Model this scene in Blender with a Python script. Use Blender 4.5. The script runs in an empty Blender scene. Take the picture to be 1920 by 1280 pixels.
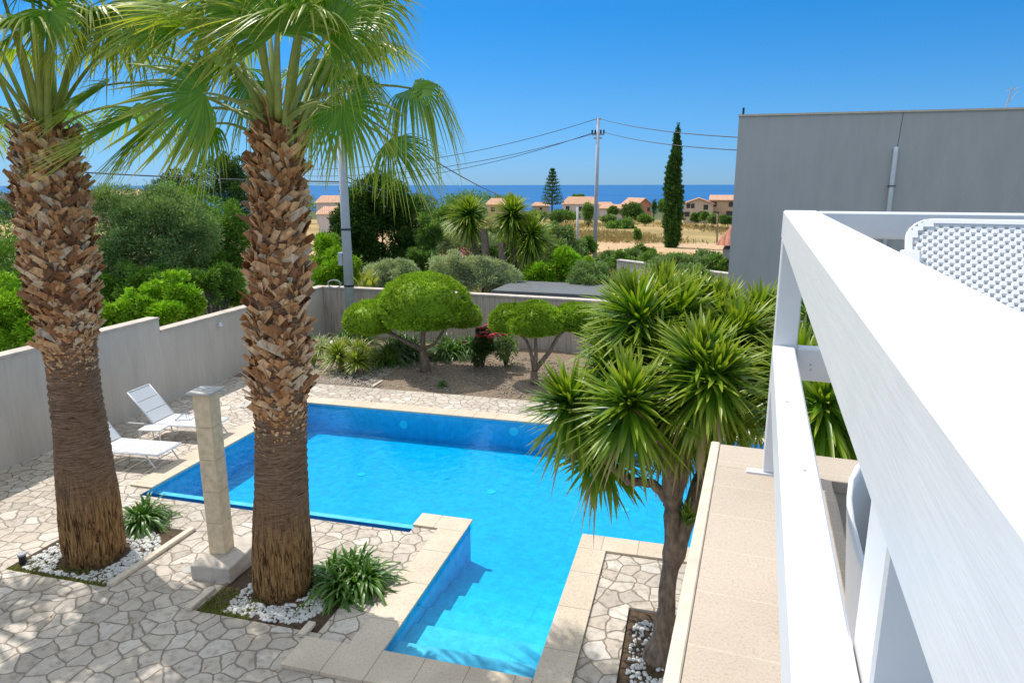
import bpy, math, random
import numpy as np
from mathutils import Vector, Matrix
R=math.radians; PI=math.pi
S=bpy.context.scene
COL=S.collection
# ---------------------------------------------------------------- camera
H=5.0
TH,RO,YA,F=.22477,-.00166,-.26402,1282.8
fw=np.array([math.sin(YA)*math.cos(TH),math.cos(YA)*math.cos(TH),-math.sin(TH)])
rt=np.array([math.cos(YA),-math.sin(YA),0.]); up=np.cross(rt,fw)
r2=math.cos(RO)*rt+math.sin(RO)*up; u2=-math.sin(RO)*rt+math.cos(RO)*up
cam=bpy.data.cameras.new('camera'); co=bpy.data.objects.new('camera',cam); COL.objects.link(co)
m=Matrix.Identity(4)
for i in range(3): m[i][0]=r2[i]; m[i][1]=u2[i]; m[i][2]=-fw[i]
m[2][3]=H; co.matrix_world=m
cam.sensor_width=36; cam.lens=36*F/1920; cam.clip_start=.02; cam.clip_end=200000
S.camera=co
# ---------------------------------------------------------------- light
SUN=Vector((-.52,.25,1)).normalized()
el=math.asin(SUN.z); az=math.atan2(SUN.x,SUN.y)
w=bpy.data.worlds.new('World'); S.world=w; w.use_nodes=True
nt=w.node_tree; bg=nt.nodes['Background']
sky=nt.nodes.new('ShaderNodeTexSky'); sky.sky_type='NISHITA'; sky.sun_disc=False
sky.sun_elevation=el; sky.sun_rotation=az; sky.air_density=1.0; sky.dust_density=.1; sky.ozone_density=2.0; sky.altitude=0
hs=nt.nodes.new('ShaderNodeHueSaturation'); hs.inputs['Saturation'].default_value=1.0; hs.inputs['Value'].default_value=1.0
tcw=nt.nodes.new('ShaderNodeTexCoord'); sxw=nt.nodes.new('ShaderNodeSeparateXYZ'); nt.links.new(tcw.outputs['Generated'],sxw.inputs[0])
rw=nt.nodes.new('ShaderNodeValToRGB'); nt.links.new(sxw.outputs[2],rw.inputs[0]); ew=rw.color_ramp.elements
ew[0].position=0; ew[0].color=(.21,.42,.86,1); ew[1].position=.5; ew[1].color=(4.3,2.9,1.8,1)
for p_,c_ in ((.017,(.21,.42,.86,1)),(.107,(.180,.455,.77,1)),(.22,(.088,.465,.80,1)),(.29,(.12,.5,.82,1)),(.36,(1.7,1.5,1.2,1))): k_=ew.new(p_); k_.color=c_  # sky tint by height; upper sky out of view brightened and warmed as added fill
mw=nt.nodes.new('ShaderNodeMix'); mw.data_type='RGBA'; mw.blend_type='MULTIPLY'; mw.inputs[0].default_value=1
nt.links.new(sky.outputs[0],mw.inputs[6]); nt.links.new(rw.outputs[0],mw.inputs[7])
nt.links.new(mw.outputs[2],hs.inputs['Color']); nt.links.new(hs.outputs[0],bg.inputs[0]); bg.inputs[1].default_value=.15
sl=bpy.data.lights.new('sun','SUN'); so=bpy.data.objects.new('sun',sl); COL.objects.link(so)
sl.energy=3.5; sl.angle=R(.53); sl.color=(1,.955,.89)
so.rotation_euler=SUN.to_track_quat('Z','Y').to_euler(); so.location=(0,0,30)
S.view_settings.view_transform='Standard'; S.view_settings.look='None'; S.view_settings.exposure=.14; S.view_settings.gamma=1
S.cycles.max_bounces=8; S.cycles.transparent_max_bounces=16; S.cycles.sample_clamp_indirect=6
# ---------------------------------------------------------------- pixel -> point measuring helpers
def at(u,v,y):
    d=r2*(u-960)+u2*(640-v)+fw*F; t=y/d[1]; return np.array([d[0]*t,y,H+d[2]*t])
def atx(u,v,x):
    d=r2*(u-960)+u2*(640-v)+fw*F; t=x/d[0]; return np.array([x,d[1]*t,H+d[2]*t])
def T(x,y):
    d=np.maximum(np.hypot(x,y),1e-6)
    return np.where(d<25,0,np.where(d<200,-(d-25)*.0257,-4.5-(d-200)*.0338))
def gnd(u,v,z=0.):
    d=r2*(u-960)+u2*(640-v)+fw*F; t=(z-H)/d[2]; return np.array([d[0]*t,d[1]*t,z])
def gt(u,v):
    z=0.
    for i in range(60):
        p=gnd(u,v,z); z=.5*z+.5*float(T(p[0],p[1]))
    return p
def atd(u,v,dist):   # terrain column at horizontal distance
    d=r2*(u-960)+u2*(640-v)+fw*F; t=dist/math.hypot(d[0],d[1]); return np.array([d[0]*t,d[1]*t,H+d[2]*t])
# ---------------------------------------------------------------- materials
MT={}
def newmat(n):
    m=bpy.data.materials.new(n); m.use_nodes=True; MT[n]=m
    return m,m.node_tree.nodes,m.node_tree.links,m.node_tree.nodes['Principled BSDF']
def rampn(N,stops):
    r=N.new('ShaderNodeValToRGB'); e=r.color_ramp.elements
    while len(e)>1: e.remove(e[-1])
    e[0].position=stops[0][0]; e[0].color=(*stops[0][1],1)
    for p,c in stops[1:]:
        k=e.new(p); k.color=(*c,1)
    return r
def tex(N,L,kind,scale,sc=(1,1,1),detail=4,coord='Object',rough=.55,dist=0):
    tc=N.new('ShaderNodeTexCoord'); mp=N.new('ShaderNodeMapping'); mp.inputs['Scale'].default_value=sc
    L.new(tc.outputs[coord],mp.inputs[0])
    t=N.new('ShaderNodeTexNoise' if kind=='noise' else 'ShaderNodeTexVoronoi')
    t.inputs['Scale'].default_value=scale
    if kind=='noise': t.inputs['Detail'].default_value=detail; t.inputs['Roughness'].default_value=rough; t.inputs['Distortion'].default_value=dist
    L.new(mp.outputs[0],t.inputs['Vector']); return t
def bump(N,L,h,bs,strength,dist=.02):
    b=N.new('ShaderNodeBump'); b.inputs['Strength'].default_value=strength; b.inputs['Distance'].default_value=dist
    L.new(h,b.inputs['Height']); L.new(b.outputs[0],bs.inputs['Normal']); return b
def mix(N,L,fac,a,b,mode='MIX'):
    m=N.new('ShaderNodeMix'); m.data_type='RGBA'; m.blend_type=mode
    for s,v in ((m.inputs[0],fac),(m.inputs[6],a),(m.inputs[7],b)):
        if hasattr(v,'is_output'): L.new(v,s)
        elif isinstance(v,(int,float)): s.default_value=v
        else: s.default_value=(*v,1)
    return m.outputs[2]
def plain(n,c,rough=.6,var=.12,scale=6,bumps=.15,sc=(1,1,1),metal=0,c2=None,spec=.4,bd=.01):
    m,N,L,B=newmat(n); t=tex(N,L,'noise',scale,sc,5)
    c2=c2 or tuple(x*(1-var*2) for x in c)
    r=rampn(N,[(.3,c2),(.65,c)]); L.new(t.outputs[0],r.inputs[0]); L.new(r.outputs[0],B.inputs['Base Color'])
    B.inputs['Roughness'].default_value=rough; B.inputs['Metallic'].default_value=metal; B.inputs['Specular IOR Level'].default_value=spec
    if bumps: bump(N,L,t.outputs[0],B,bumps,bd)
    return m
LG=1.7
def leafmat(n,c1,c2,c3=None,trans=.28,rough=.5,spec=.25):
    c1,c2=[tuple(min(.9,x*LG) for x in c) for c in (c1,c2)]; c3=tuple(min(.9,x*1.35) for x in c3) if c3 else None
    m,N,L,B=newmat(n)
    g=N.new('ShaderNodeNewGeometry'); st=[(0,c1),(.7,c2)]+([(1,c3)] if c3 else [])
    r=rampn(N,st); L.new(g.outputs['Random Per Island'],r.inputs[0])
    t=tex(N,L,'noise',1.3,detail=2); v=N.new('ShaderNodeMapRange'); v.inputs[1].default_value=.3; v.inputs[2].default_value=.7; v.inputs[3].default_value=.65; v.inputs[4].default_value=1.25
    L.new(t.outputs[0],v.inputs[0])
    o=mix(N,L,1.0,r.outputs[0],v.outputs[0],'MULTIPLY')
    L.new(o,B.inputs['Base Color']); B.inputs['Roughness'].default_value=rough; B.inputs['Specular IOR Level'].default_value=spec
    tr=N.new('ShaderNodeBsdfTranslucent'); o2=mix(N,L,1.0,o,(1.15,1.1,.5),'MULTIPLY'); L.new(o2,tr.inputs[0])
    ms=N.new('ShaderNodeMixShader'); ms.inputs[0].default_value=trans
    L.new(B.outputs[0],ms.inputs[1]); L.new(tr.outputs[0],ms.inputs[2]); L.new(ms.outputs[0],N['Material Output'].inputs[0])
    return m
# paving
def paving(n='paving_stone',sc=4.2,cols=((.48,.42,.35),(.64,.57,.48),(.56,.48,.39),(.71,.65,.57)),joint=(.27,.215,.165),jw=.030):
    m,N,L,B=newmat(n)
    tc=N.new('ShaderNodeTexCoord'); nz=N.new('ShaderNodeTexNoise'); nz.inputs['Scale'].default_value=3.2; nz.inputs['Detail'].default_value=3
    L.new(tc.outputs['Object'],nz.inputs['Vector'])
    va=N.new('ShaderNodeVectorMath'); va.operation='MULTIPLY_ADD'; va.inputs[1].default_value=(.16,.16,0); L.new(nz.outputs['Color'],va.inputs[0]); L.new(tc.outputs['Object'],va.inputs[2])
    ve=N.new('ShaderNodeTexVoronoi'); ve.feature='DISTANCE_TO_EDGE'; ve.inputs['Scale'].default_value=sc; ve.voronoi_dimensions='2D'
    vc=N.new('ShaderNodeTexVoronoi'); vc.inputs['Scale'].default_value=sc; vc.voronoi_dimensions='2D'
    L.new(va.outputs[0],ve.inputs['Vector']); L.new(va.outputs[0],vc.inputs['Vector'])
    sep=N.new('ShaderNodeSeparateColor'); L.new(vc.outputs['Color'],sep.inputs[0])
    r=rampn(N,[(0,cols[0]),(.35,cols[1]),(.7,cols[2]),(1,cols[3])]); L.new(sep.outputs[0],r.inputs[0])
    n2=N.new('ShaderNodeTexNoise'); n2.inputs['Scale'].default_value=9; n2.inputs['Detail'].default_value=8; n2.inputs['Roughness'].default_value=.65; L.new(tc.outputs['Object'],n2.inputs['Vector'])
    r2_=rampn(N,[(.32,(.60,.56,.52)),(.5,(.95,.95,.95)),(.7,(1.08,1.06,1.04))]); L.new(n2.outputs[0],r2_.inputs[0])
    c=mix(N,L,1.0,r.outputs[0],r2_.outputs[0],'MULTIPLY')
    n3=N.new('ShaderNodeTexNoise'); n3.inputs['Scale'].default_value=.5; n3.inputs['Detail'].default_value=3; L.new(tc.outputs['Object'],n3.inputs['Vector'])
    r3=rampn(N,[(.35,(.82,.82,.82)),(.6,(1.04,1.04,1.04))]); L.new(n3.outputs[0],r3.inputs[0]); c=mix(N,L,1.0,c,r3.outputs[0],'MULTIPLY')
    ma=N.new('ShaderNodeMath'); ma.operation='MULTIPLY_ADD'; ma.inputs[1].default_value=.05; ma.inputs[2].default_value=-.025; L.new(n2.outputs[0],ma.inputs[0])
    ad=N.new('ShaderNodeMath'); L.new(ve.outputs[0],ad.inputs[0]); L.new(ma.outputs[0],ad.inputs[1])
    j=N.new('ShaderNodeMapRange'); j.inputs[1].default_value=jw*.7; j.inputs[2].default_value=jw*1.7; L.new(ad.outputs[0],j.inputs[0])
    c=mix(N,L,j.outputs[0],joint,c); L.new(c,B.inputs['Base Color']); B.inputs['Roughness'].default_value=.75
    h=N.new('ShaderNodeMath'); h.operation='MULTIPLY_ADD'; h.inputs[1].default_value=.25; L.new(n2.outputs[0],h.inputs[0]); L.new(j.outputs[0],h.inputs[2])
    bump(N,L,h.outputs[0],B,.8,.012); return m
paving()
def travertine(n,c,c2,bw=.6,bh=.38,rot=0,mort=.006,off=0,speck=40,mortc=None):
    m,N,L,B=newmat(n); tc=N.new('ShaderNodeTexCoord'); mp=N.new('ShaderNodeMapping'); mp.inputs['Rotation'].default_value=(0,0,rot); mp.inputs['Location'].default_value=(.07,17.3,0); L.new(tc.outputs['Object'],mp.inputs[0])
    b=N.new('ShaderNodeTexBrick'); b.inputs['Scale'].default_value=1; b.inputs['Mortar Size'].default_value=mort; b.inputs['Brick Width'].default_value=bw; b.inputs['Row Height'].default_value=bh; b.offset=off
    b.inputs['Color1'].default_value=(*c,1); b.inputs['Color2'].default_value=(*c2,1); mc=mortc or tuple(x*.55 for x in c); b.inputs['Mortar'].default_value=(*mc,1); L.new(mp.outputs[0],b.inputs[0])
    t=tex(N,L,'noise',speck,detail=6,rough=.7); r=rampn(N,[(.33,(.76,.69,.62)),(.48,(.97,.96,.95)),(.7,(1.06,1.06,1.05))]); L.new(t.outputs[0],r.inputs[0])
    t2=tex(N,L,'noise',1.6,detail=4); r2b=rampn(N,[(.3,(.86,.84,.81)),(.6,(1,1,1))]); L.new(t2.outputs[0],r2b.inputs[0])
    o=mix(N,L,1.0,b.outputs[0],r.outputs[0],'MULTIPLY'); o=mix(N,L,1.0,o,r2b.outputs[0],'MULTIPLY'); L.new(o,B.inputs['Base Color']); B.inputs['Roughness'].default_value=.65
    bump(N,L,t.outputs[0],B,.25,.004); return m
travertine('travertine_x',(.69,.585,.455),(.64,.54,.42),bw=.5,bh=40)
travertine('travertine_y',(.69,.585,.455),(.64,.545,.425),bw=.8,bh=40,rot=PI/2)
travertine('travertine_parapet',(.56,.475,.38),(.535,.45,.36),bw=.25,bh=40,rot=PI/2,mort=.004,speck=130,mortc=(.61,.53,.43))
plain('stone_edge',(.72,.62,.49),.7,.1,14,.3)
plain('column_stone',(.84,.66,.43),.75,.14,9,.35,bd=.006)
plain('base_stone',(.60,.53,.45),.8,.12,9,.3); plain('cap_stone',(.52,.50,.47),.7,.1,10,.2)
def stucco(n,c,cd,streak=.6):
    m,N,L,B=newmat(n); t=tex(N,L,'noise',1.2,(1.6,1.6,.35),6,rough=.65); t2=tex(N,L,'noise',60,detail=3); t3=tex(N,L,'noise',3,(7,7,.5),4)
    r=rampn(N,[(.3,cd),(.62,c)]); L.new(t.outputs[0],r.inputs[0]); r3=rampn(N,[(.35,(1-streak*.45,)*3),(.55,(1,1,1))]); L.new(t3.outputs[0],r3.inputs[0])
    o=mix(N,L,1.0,r.outputs[0],r3.outputs[0],'MULTIPLY'); L.new(o,B.inputs['Base Color']); B.inputs['Roughness'].default_value=.9
    bump(N,L,t2.outputs[0],B,.3,.006); return m
stucco('garden_stucco',(.64,.565,.485),(.55,.485,.415),.14)
stucco('garden_stucco_back',(.58,.48,.40),(.42,.35,.30),.75)
stucco('house_grey',(.51,.49,.465),(.46,.44,.42),.05)
stucco('far_cream',(.62,.50,.38),(.52,.41,.31),.2); stucco('far_white',(.66,.62,.58),(.55,.5,.46),.2); stucco('far_brick',(.50,.25,.15),(.4,.19,.11),.2); stucco('far_tan',(.60,.42,.28),(.5,.34,.22),.2)
plain('wall_cap',(.62,.54,.46),.85,.14,5,.3)
def tiles(n,c):
    m,N,L,B=newmat(n); t=tex(N,L,'noise',2,detail=5); r=rampn(N,[(.3,tuple(x*.65 for x in c)),(.65,c)]); L.new(t.outputs[0],r.inputs[0])
    tc=N.new('ShaderNodeTexCoord'); wv=N.new('ShaderNodeTexWave'); wv.inputs['Scale'].default_value=1.1; wv.bands_direction='X'; L.new(tc.outputs['Object'],wv.inputs[0])
    rr=rampn(N,[(0,(.6,.6,.6)),(.5,(1,1,1))]); L.new(wv.outputs[0],rr.inputs[0]); L.new(mix(N,L,1.0,r.outputs[0],rr.outputs[0],'MULTIPLY'),B.inputs['Base Color']); B.inputs['Roughness'].default_value=.85
    bump(N,L,wv.outputs[0],B,.5,.05)
tiles('roof_tile',(.70,.40,.24)); tiles('roof_tile_red',(.55,.22,.13))
plain('window_dark',(.05,.05,.055),.3,.1,3,0)
plain('white_metal',(.78,.79,.80),.35,.03,5,0); plain('sling',(.70,.71,.73),.7,.03,60,.2); plain('white_plastic',(.82,.82,.82),.4,.02,5,0)
plain('steel',(.42,.44,.47),.45,.08,3,.05,metal=.2); plain('concrete_pole',(.50,.52,.56),.7,.08,3,.1); plain('black',(.02,.02,.02),.5,.1,5,0); plain('wire',(.10,.10,.11),.6,.1,2,0)
plain('soil',(.13,.085,.05),.95,.3,18,1.0,bd=.03); plain('bed_soil',(.34,.25,.17),.95,.3,22,1.0,c2=(.12,.09,.06),bd=.03)
plain('pebble',(.78,.76,.72),.6,.14,6,0); plain('gravel_stone',(.56,.50,.43),.8,.15,9,0); plain('soil_stone',(.44,.38,.31),.8,.25,9,0); plain('lava',(.035,.033,.035),.9,.2,20,.5)
plain('terrace_tile',(.16,.165,.18),.5,.1,4,.05); plain('dark_slab',(.14,.15,.16),.6,.1,4,.1)
plain('bark',(.30,.215,.15),.9,.2,22,1.0,sc=(1,1,.35),c2=(.12,.085,.06),bd=.02); plain('bark_dark',(.12,.09,.065),.9,.2,22,.8,sc=(1,1,.35))
plain('red_petal',(.62,.01,.015),.5,.1,20,0); plain('pink_petal',(.5,.06,.14),.5,.1,20,0)
plain('pine_wood',(.30,.22,.16),.8,.2,9,.3)
# white painted timber
m,N,L,B=newmat('white_paint'); t=tex(N,L,'noise',5,(14,1,14),6,rough=.6); t2=tex(N,L,'noise',3,detail=5)
r=rampn(N,[(.25,(.68,.695,.72)),(.5,(.77,.775,.78))]); L.new(t2.outputs[0],r.inputs[0]); L.new(r.outputs[0],B.inputs['Base Color']); B.inputs['Roughness'].default_value=.38
bump(N,L,t.outputs[0],B,.26,.003)
# pool liner: small mosaic
def mosaic(n,c,var=.10):
    m,N,L,B=newmat(n); t=tex(N,L,'noise',7,detail=4,dist=.6); r=rampn(N,[(.35,tuple(x*(1-var) for x in c)),(.65,tuple(min(1,x*(1+var)) for x in c))]); L.new(t.outputs[0],r.inputs[0])
    tc=N.new('ShaderNodeTexCoord'); b=N.new('ShaderNodeTexBrick'); b.inputs['Scale'].default_value=1; b.offset=0; b.inputs['Brick Width'].default_value=.3; b.inputs['Row Height'].default_value=.3; b.inputs['Mortar Size'].default_value=.008
    b.inputs['Color1'].default_value=(1,1,1,1); b.inputs['Color2'].default_value=(.95,.97,.98,1); b.inputs['Mortar'].default_value=(.88,.93,.95,1); L.new(tc.outputs['Object'],b.inputs[0])
    L.new(mix(N,L,1.0,r.outputs[0],b.outputs[0],'MULTIPLY'),B.inputs['Base Color']); B.inputs['Roughness'].default_value=.8; B.inputs['Specular IOR Level'].default_value=0
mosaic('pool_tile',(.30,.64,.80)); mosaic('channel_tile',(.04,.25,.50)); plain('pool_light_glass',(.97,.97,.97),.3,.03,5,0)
m,N,L,B=newmat('pool_water')
gl=N.new('ShaderNodeBsdfGlossy'); gl.inputs['Roughness'].default_value=.03; gl.inputs['Color'].default_value=(.5,.8,1,1); tr=N.new('ShaderNodeBsdfTransparent'); tr.inputs[0].default_value=(.96,.99,1,1); va=N.new('ShaderNodeVolumeAbsorption'); va.inputs[0].default_value=(.05,.925,.975,1); va.inputs[1].default_value=2.9; L.new(va.outputs[0],N['Material Output'].inputs['Volume'])
fr=N.new('ShaderNodeFresnel'); fr.inputs[0].default_value=1.33; ms=N.new('ShaderNodeMixShader')
t=tex(N,L,'noise',5,detail=3,dist=.4); t2=tex(N,L,'noise',16,detail=2); ad=N.new('ShaderNodeMath'); ad.operation='MULTIPLY_ADD'; ad.inputs[1].default_value=.3; L.new(t2.outputs[0],ad.inputs[0]); L.new(t.outputs[0],ad.inputs[2])
b=N.new('ShaderNodeBump'); b.inputs['Strength'].default_value=.35; b.inputs['Distance'].default_value=.03; L.new(ad.outputs[0],b.inputs['Height'])
L.new(b.outputs[0],gl.inputs['Normal']); L.new(b.outputs[0],fr.inputs['Normal']); L.new(fr.outputs[0],ms.inputs[0]); L.new(tr.outputs[0],ms.inputs[1]); L.new(gl.outputs[0],ms.inputs[2]); L.new(ms.outputs[0],N['Material Output'].inputs[0])
# sea
m,N,L,B=newmat('sea_water'); t=tex(N,L,'noise',.002,(1,3,1),6); r=rampn(N,[(.35,(.004,.095,.27)),(.65,(.008,.14,.36))]); L.new(t.outputs[0],r.inputs[0]); L.new(r.outputs[0],B.inputs['Base Color']); B.inputs['Roughness'].default_value=.6; B.inputs['Specular IOR Level'].default_value=.12
# terrain: scrub near, sand track, dry field, scrub far
m,N,L,B=newmat('dry_terrain'); t=tex(N,L,'noise',.09,detail=7,rough=.6); t2=tex(N,L,'noise',1.4,detail=6,rough=.7)
g=N.new('ShaderNodeNewGeometry'); sp=N.new('ShaderNodeSeparateXYZ'); L.new(g.outputs['Position'],sp.inputs[0])
md=N.new('ShaderNodeMath'); md.operation='MULTIPLY_ADD'; md.inputs[1].default_value=26; L.new(t.outputs[0],md.inputs[0]); L.new(sp.outputs[1],md.inputs[2])
mr=N.new('ShaderNodeMapRange'); mr.inputs[1].default_value=13; mr.inputs[2].default_value=313; L.new(md.outputs[0],mr.inputs[0])
rr=rampn(N,[(0,(.12,.12,.05)),(.17,(.15,.13,.06)),(.19,(.62,.42,.25)),(.27,(.60,.41,.25)),(.285,(.34,.28,.12)),(.32,(.48,.34,.16)),(.37,(.33,.25,.11)),(.42,(.48,.34,.16)),(.60,(.44,.32,.15)),(.68,(.13,.14,.06)),(1,(.10,.12,.05))]); L.new(mr.outputs[0],rr.inputs[0])
r=rampn(N,[(.3,(.6,.62,.55)),(.6,(1.05,1.03,1))]); L.new(t2.outputs[0],r.inputs[0]); L.new(mix(N,L,1.0,rr.outputs[0],r.outputs[0],'MULTIPLY'),B.inputs['Base Color']); B.inputs['Roughness'].default_value=.95; B.inputs['Specular IOR Level'].default_value=.1
bump(N,L,t2.outputs[0],B,.6,.15)
# palm trunk
m,N,L,B=newmat('palm_trunk')
t=tex(N,L,'noise',30,(1,1,.13),6,rough=.6,dist=1.2); t2=tex(N,L,'noise',6,(1,1,9),7,rough=.75,dist=1.2)
g=N.new('ShaderNodeNewGeometry'); sp=N.new('ShaderNodeSeparateXYZ'); L.new(g.outputs['Position'],sp.inputs[0])
nz=tex(N,L,'noise',2,detail=2); mz=N.new('ShaderNodeMath'); mz.operation='MULTIPLY_ADD'; mz.inputs[1].default_value=.9; L.new(nz.outputs[0],mz.inputs[0]); L.new(sp.outputs[2],mz.inputs[2])
mr=N.new('ShaderNodeMapRange'); mr.inputs[1].default_value=1.1; mr.inputs[2].default_value=1.9; L.new(mz.outputs[0],mr.inputs[0])
ra=rampn(N,[(.40,(.07,.035,.012)),(.47,(.30,.16,.065)),(.60,(.50,.29,.12))]); rb=rampn(N,[(.36,(.09,.045,.02)),(.46,(.34,.20,.12)),(.62,(.55,.37,.25))]); L.new(t.outputs[0],ra.inputs[0]); L.new(t2.outputs[0],rb.inputs[0])
L.new(mix(N,L,mr.outputs[0],ra.outputs[0],rb.outputs[0]),B.inputs['Base Color']); hm=N.new('ShaderNodeMix'); L.new(mr.outputs[0],hm.inputs[0]); L.new(t.outputs[0],hm.inputs[2]); L.new(t2.outputs[0],hm.inputs[3])
B.inputs['Roughness'].default_value=.9; B.inputs['Specular IOR Level'].default_value=.15; bump(N,L,hm.outputs[0],B,1.0,.07)
# leaf bases
m,N,L,B=newmat('leaf_base'); g=N.new('ShaderNodeNewGeometry'); r=rampn(N,[(0,(.19,.075,.028)),(.22,(.43,.20,.08)),(.55,(.64,.35,.155)),(.8,(.76,.50,.28)),(.93,(.76,.58,.39)),(1,(.55,.46,.38))]); L.new(g.outputs['Random Per Island'],r.inputs[0])
t=tex(N,L,'noise',24,(1,1,.3),5,rough=.7); q=rampn(N,[(.3,(.5,.45,.4)),(.6,(1.1,1.1,1.1))]); L.new(t.outputs[0],q.inputs[0]); L.new(mix(N,L,1.0,r.outputs[0],q.outputs[0],'MULTIPLY'),B.inputs['Base Color']); B.inputs['Roughness'].default_value=.6; bump(N,L,t.outputs[0],B,.5,.01)
# palm blade (attribute tip 0..1)
def blade(n,c1,c2,tip,trans=.42):
    m,N,L,B=newmat(n); a=N.new('ShaderNodeAttribute'); a.attribute_name='tip'; g=N.new('ShaderNodeNewGeometry')
    r=rampn(N,[(0,c1),(1,c2)]); L.new(g.outputs['Random Per Island'],r.inputs[0]); rr=rampn(N,[(.45,(0,0,0)),(1,(1,1,1))]); L.new(a.outputs['Fac'],rr.inputs[0])
    o=mix(N,L,rr.outputs[0],r.outputs[0],tip); L.new(o,B.inputs['Base Color']); B.inputs['Roughness'].default_value=.36; B.inputs['Specular IOR Level'].default_value=.55
    tr=N.new('ShaderNodeBsdfTranslucent'); L.new(mix(N,L,1.0,o,(1.35,1.3,.5),'MULTIPLY'),tr.inputs[0]); ms=N.new('ShaderNodeMixShader'); ms.inputs[0].default_value=trans
    L.new(B.outputs[0],ms.inputs[1]); L.new(tr.outputs[0],ms.inputs[2]); L.new(ms.outputs[0],N['Material Output'].inputs[0])
blade('palm_blade',(.08,.22,.010),(.19,.35,.020),(.50,.50,.08),.45); blade('yucca_blade',(.06,.18,.008),(.17,.33,.02),(.36,.42,.05),.33); blade('strap_blade',(.035,.13,.012),(.10,.24,.03),(.16,.26,.05),.3)
blade('pale_blade',(.30,.40,.20),(.46,.52,.34),(.55,.55,.4),.3); blade('lime_blade',(.16,.27,.03),(.27,.36,.05),(.42,.42,.1),.35); blade('dead_blade',(.30,.2,.08),(.42,.3,.14),(.5,.38,.2),.2)
plain('petiole',(.30,.38,.09),.45,.1,8,.1,c2=(.24,.25,.06))
leafmat('bonsai_leaf',(.09,.17,.010),(.19,.30,.018),(.38,.50,.05)); leafmat('olive_leaf',(.06,.12,.03),(.16,.24,.08),(.32,.38,.2)); leafmat('green_leaf',(.045,.11,.015),(.11,.21,.03),(.2,.32,.05))
leafmat('lime_leaf',(.10,.22,.01),(.20,.36,.02),(.32,.42,.04)); leafmat('dark_leaf',(.015,.045,.008),(.045,.10,.018),(.13,.18,.03)); leafmat('silver_leaf',(.17,.23,.11),(.28,.33,.19),(.48,.50,.36)); leafmat('cypress_leaf',(.015,.05,.008),(.04,.10,.015),(.07,.15,.03),trans=.15)
leafmat('wine_leaf',(.02,.06,.01),(.05,.10,.02),(.12,.05,.03)); leafmat('scrub_leaf',(.05,.11,.02),(.12,.22,.04),(.24,.32,.09)); leafmat('far_leaf',(.035,.08,.02),(.08,.15,.035),(.14,.2,.06)); leafmat('grass_leaf',(.12,.14,.03),(.20,.20,.06),(.1,.16,.03))
# ---------------------------------------------------------------- mesh helpers
def raw(name,V,Fc,mat,parent=None,smooth=False,attr=None):
    V=np.asarray(V,dtype=np.float32); me=bpy.data.meshes.new(name)
    if isinstance(Fc,np.ndarray):
        k=Fc.shape[1]; me.vertices.add(len(V)); me.vertices.foreach_set('co',V.ravel()); me.loops.add(Fc.size); me.loops.foreach_set('vertex_index',Fc.astype(np.int32).ravel())
        me.polygons.add(len(Fc)); me.polygons.foreach_set('loop_start',np.arange(0,Fc.size,k,dtype=np.int32)); me.update(calc_edges=True)
    else: me.from_pydata([tuple(map(float,v)) for v in V],[],Fc); me.update()
    me.materials.append(MT[mat] if isinstance(mat,str) else mat)
    if smooth: me.polygons.foreach_set('use_smooth',[True]*len(me.polygons))
    if attr is not None:
        a=me.attributes.new('tip','FLOAT','POINT'); a.data.foreach_set('value',np.asarray(attr,dtype=np.float32))
    o=bpy.data.objects.new(name,me); COL.objects.link(o)
    if parent: o.parent=parent
    return o
def tag(o,label=None,cat=None,group=None,kind=None):
    if label: o['label']=label
    if cat: o['category']=cat
    if group: o['group']=group
    if kind: o['kind']=kind
    return o
def thing(name,label,cat,loc=(0,0,0),rz=0,group=None):
    o=bpy.data.objects.new(name,None); COL.objects.link(o); o.location=[float(c) for c in loc]; o.rotation_euler=(0,0,rz); o.empty_display_size=.1
    return tag(o,label,cat,group)
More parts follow.
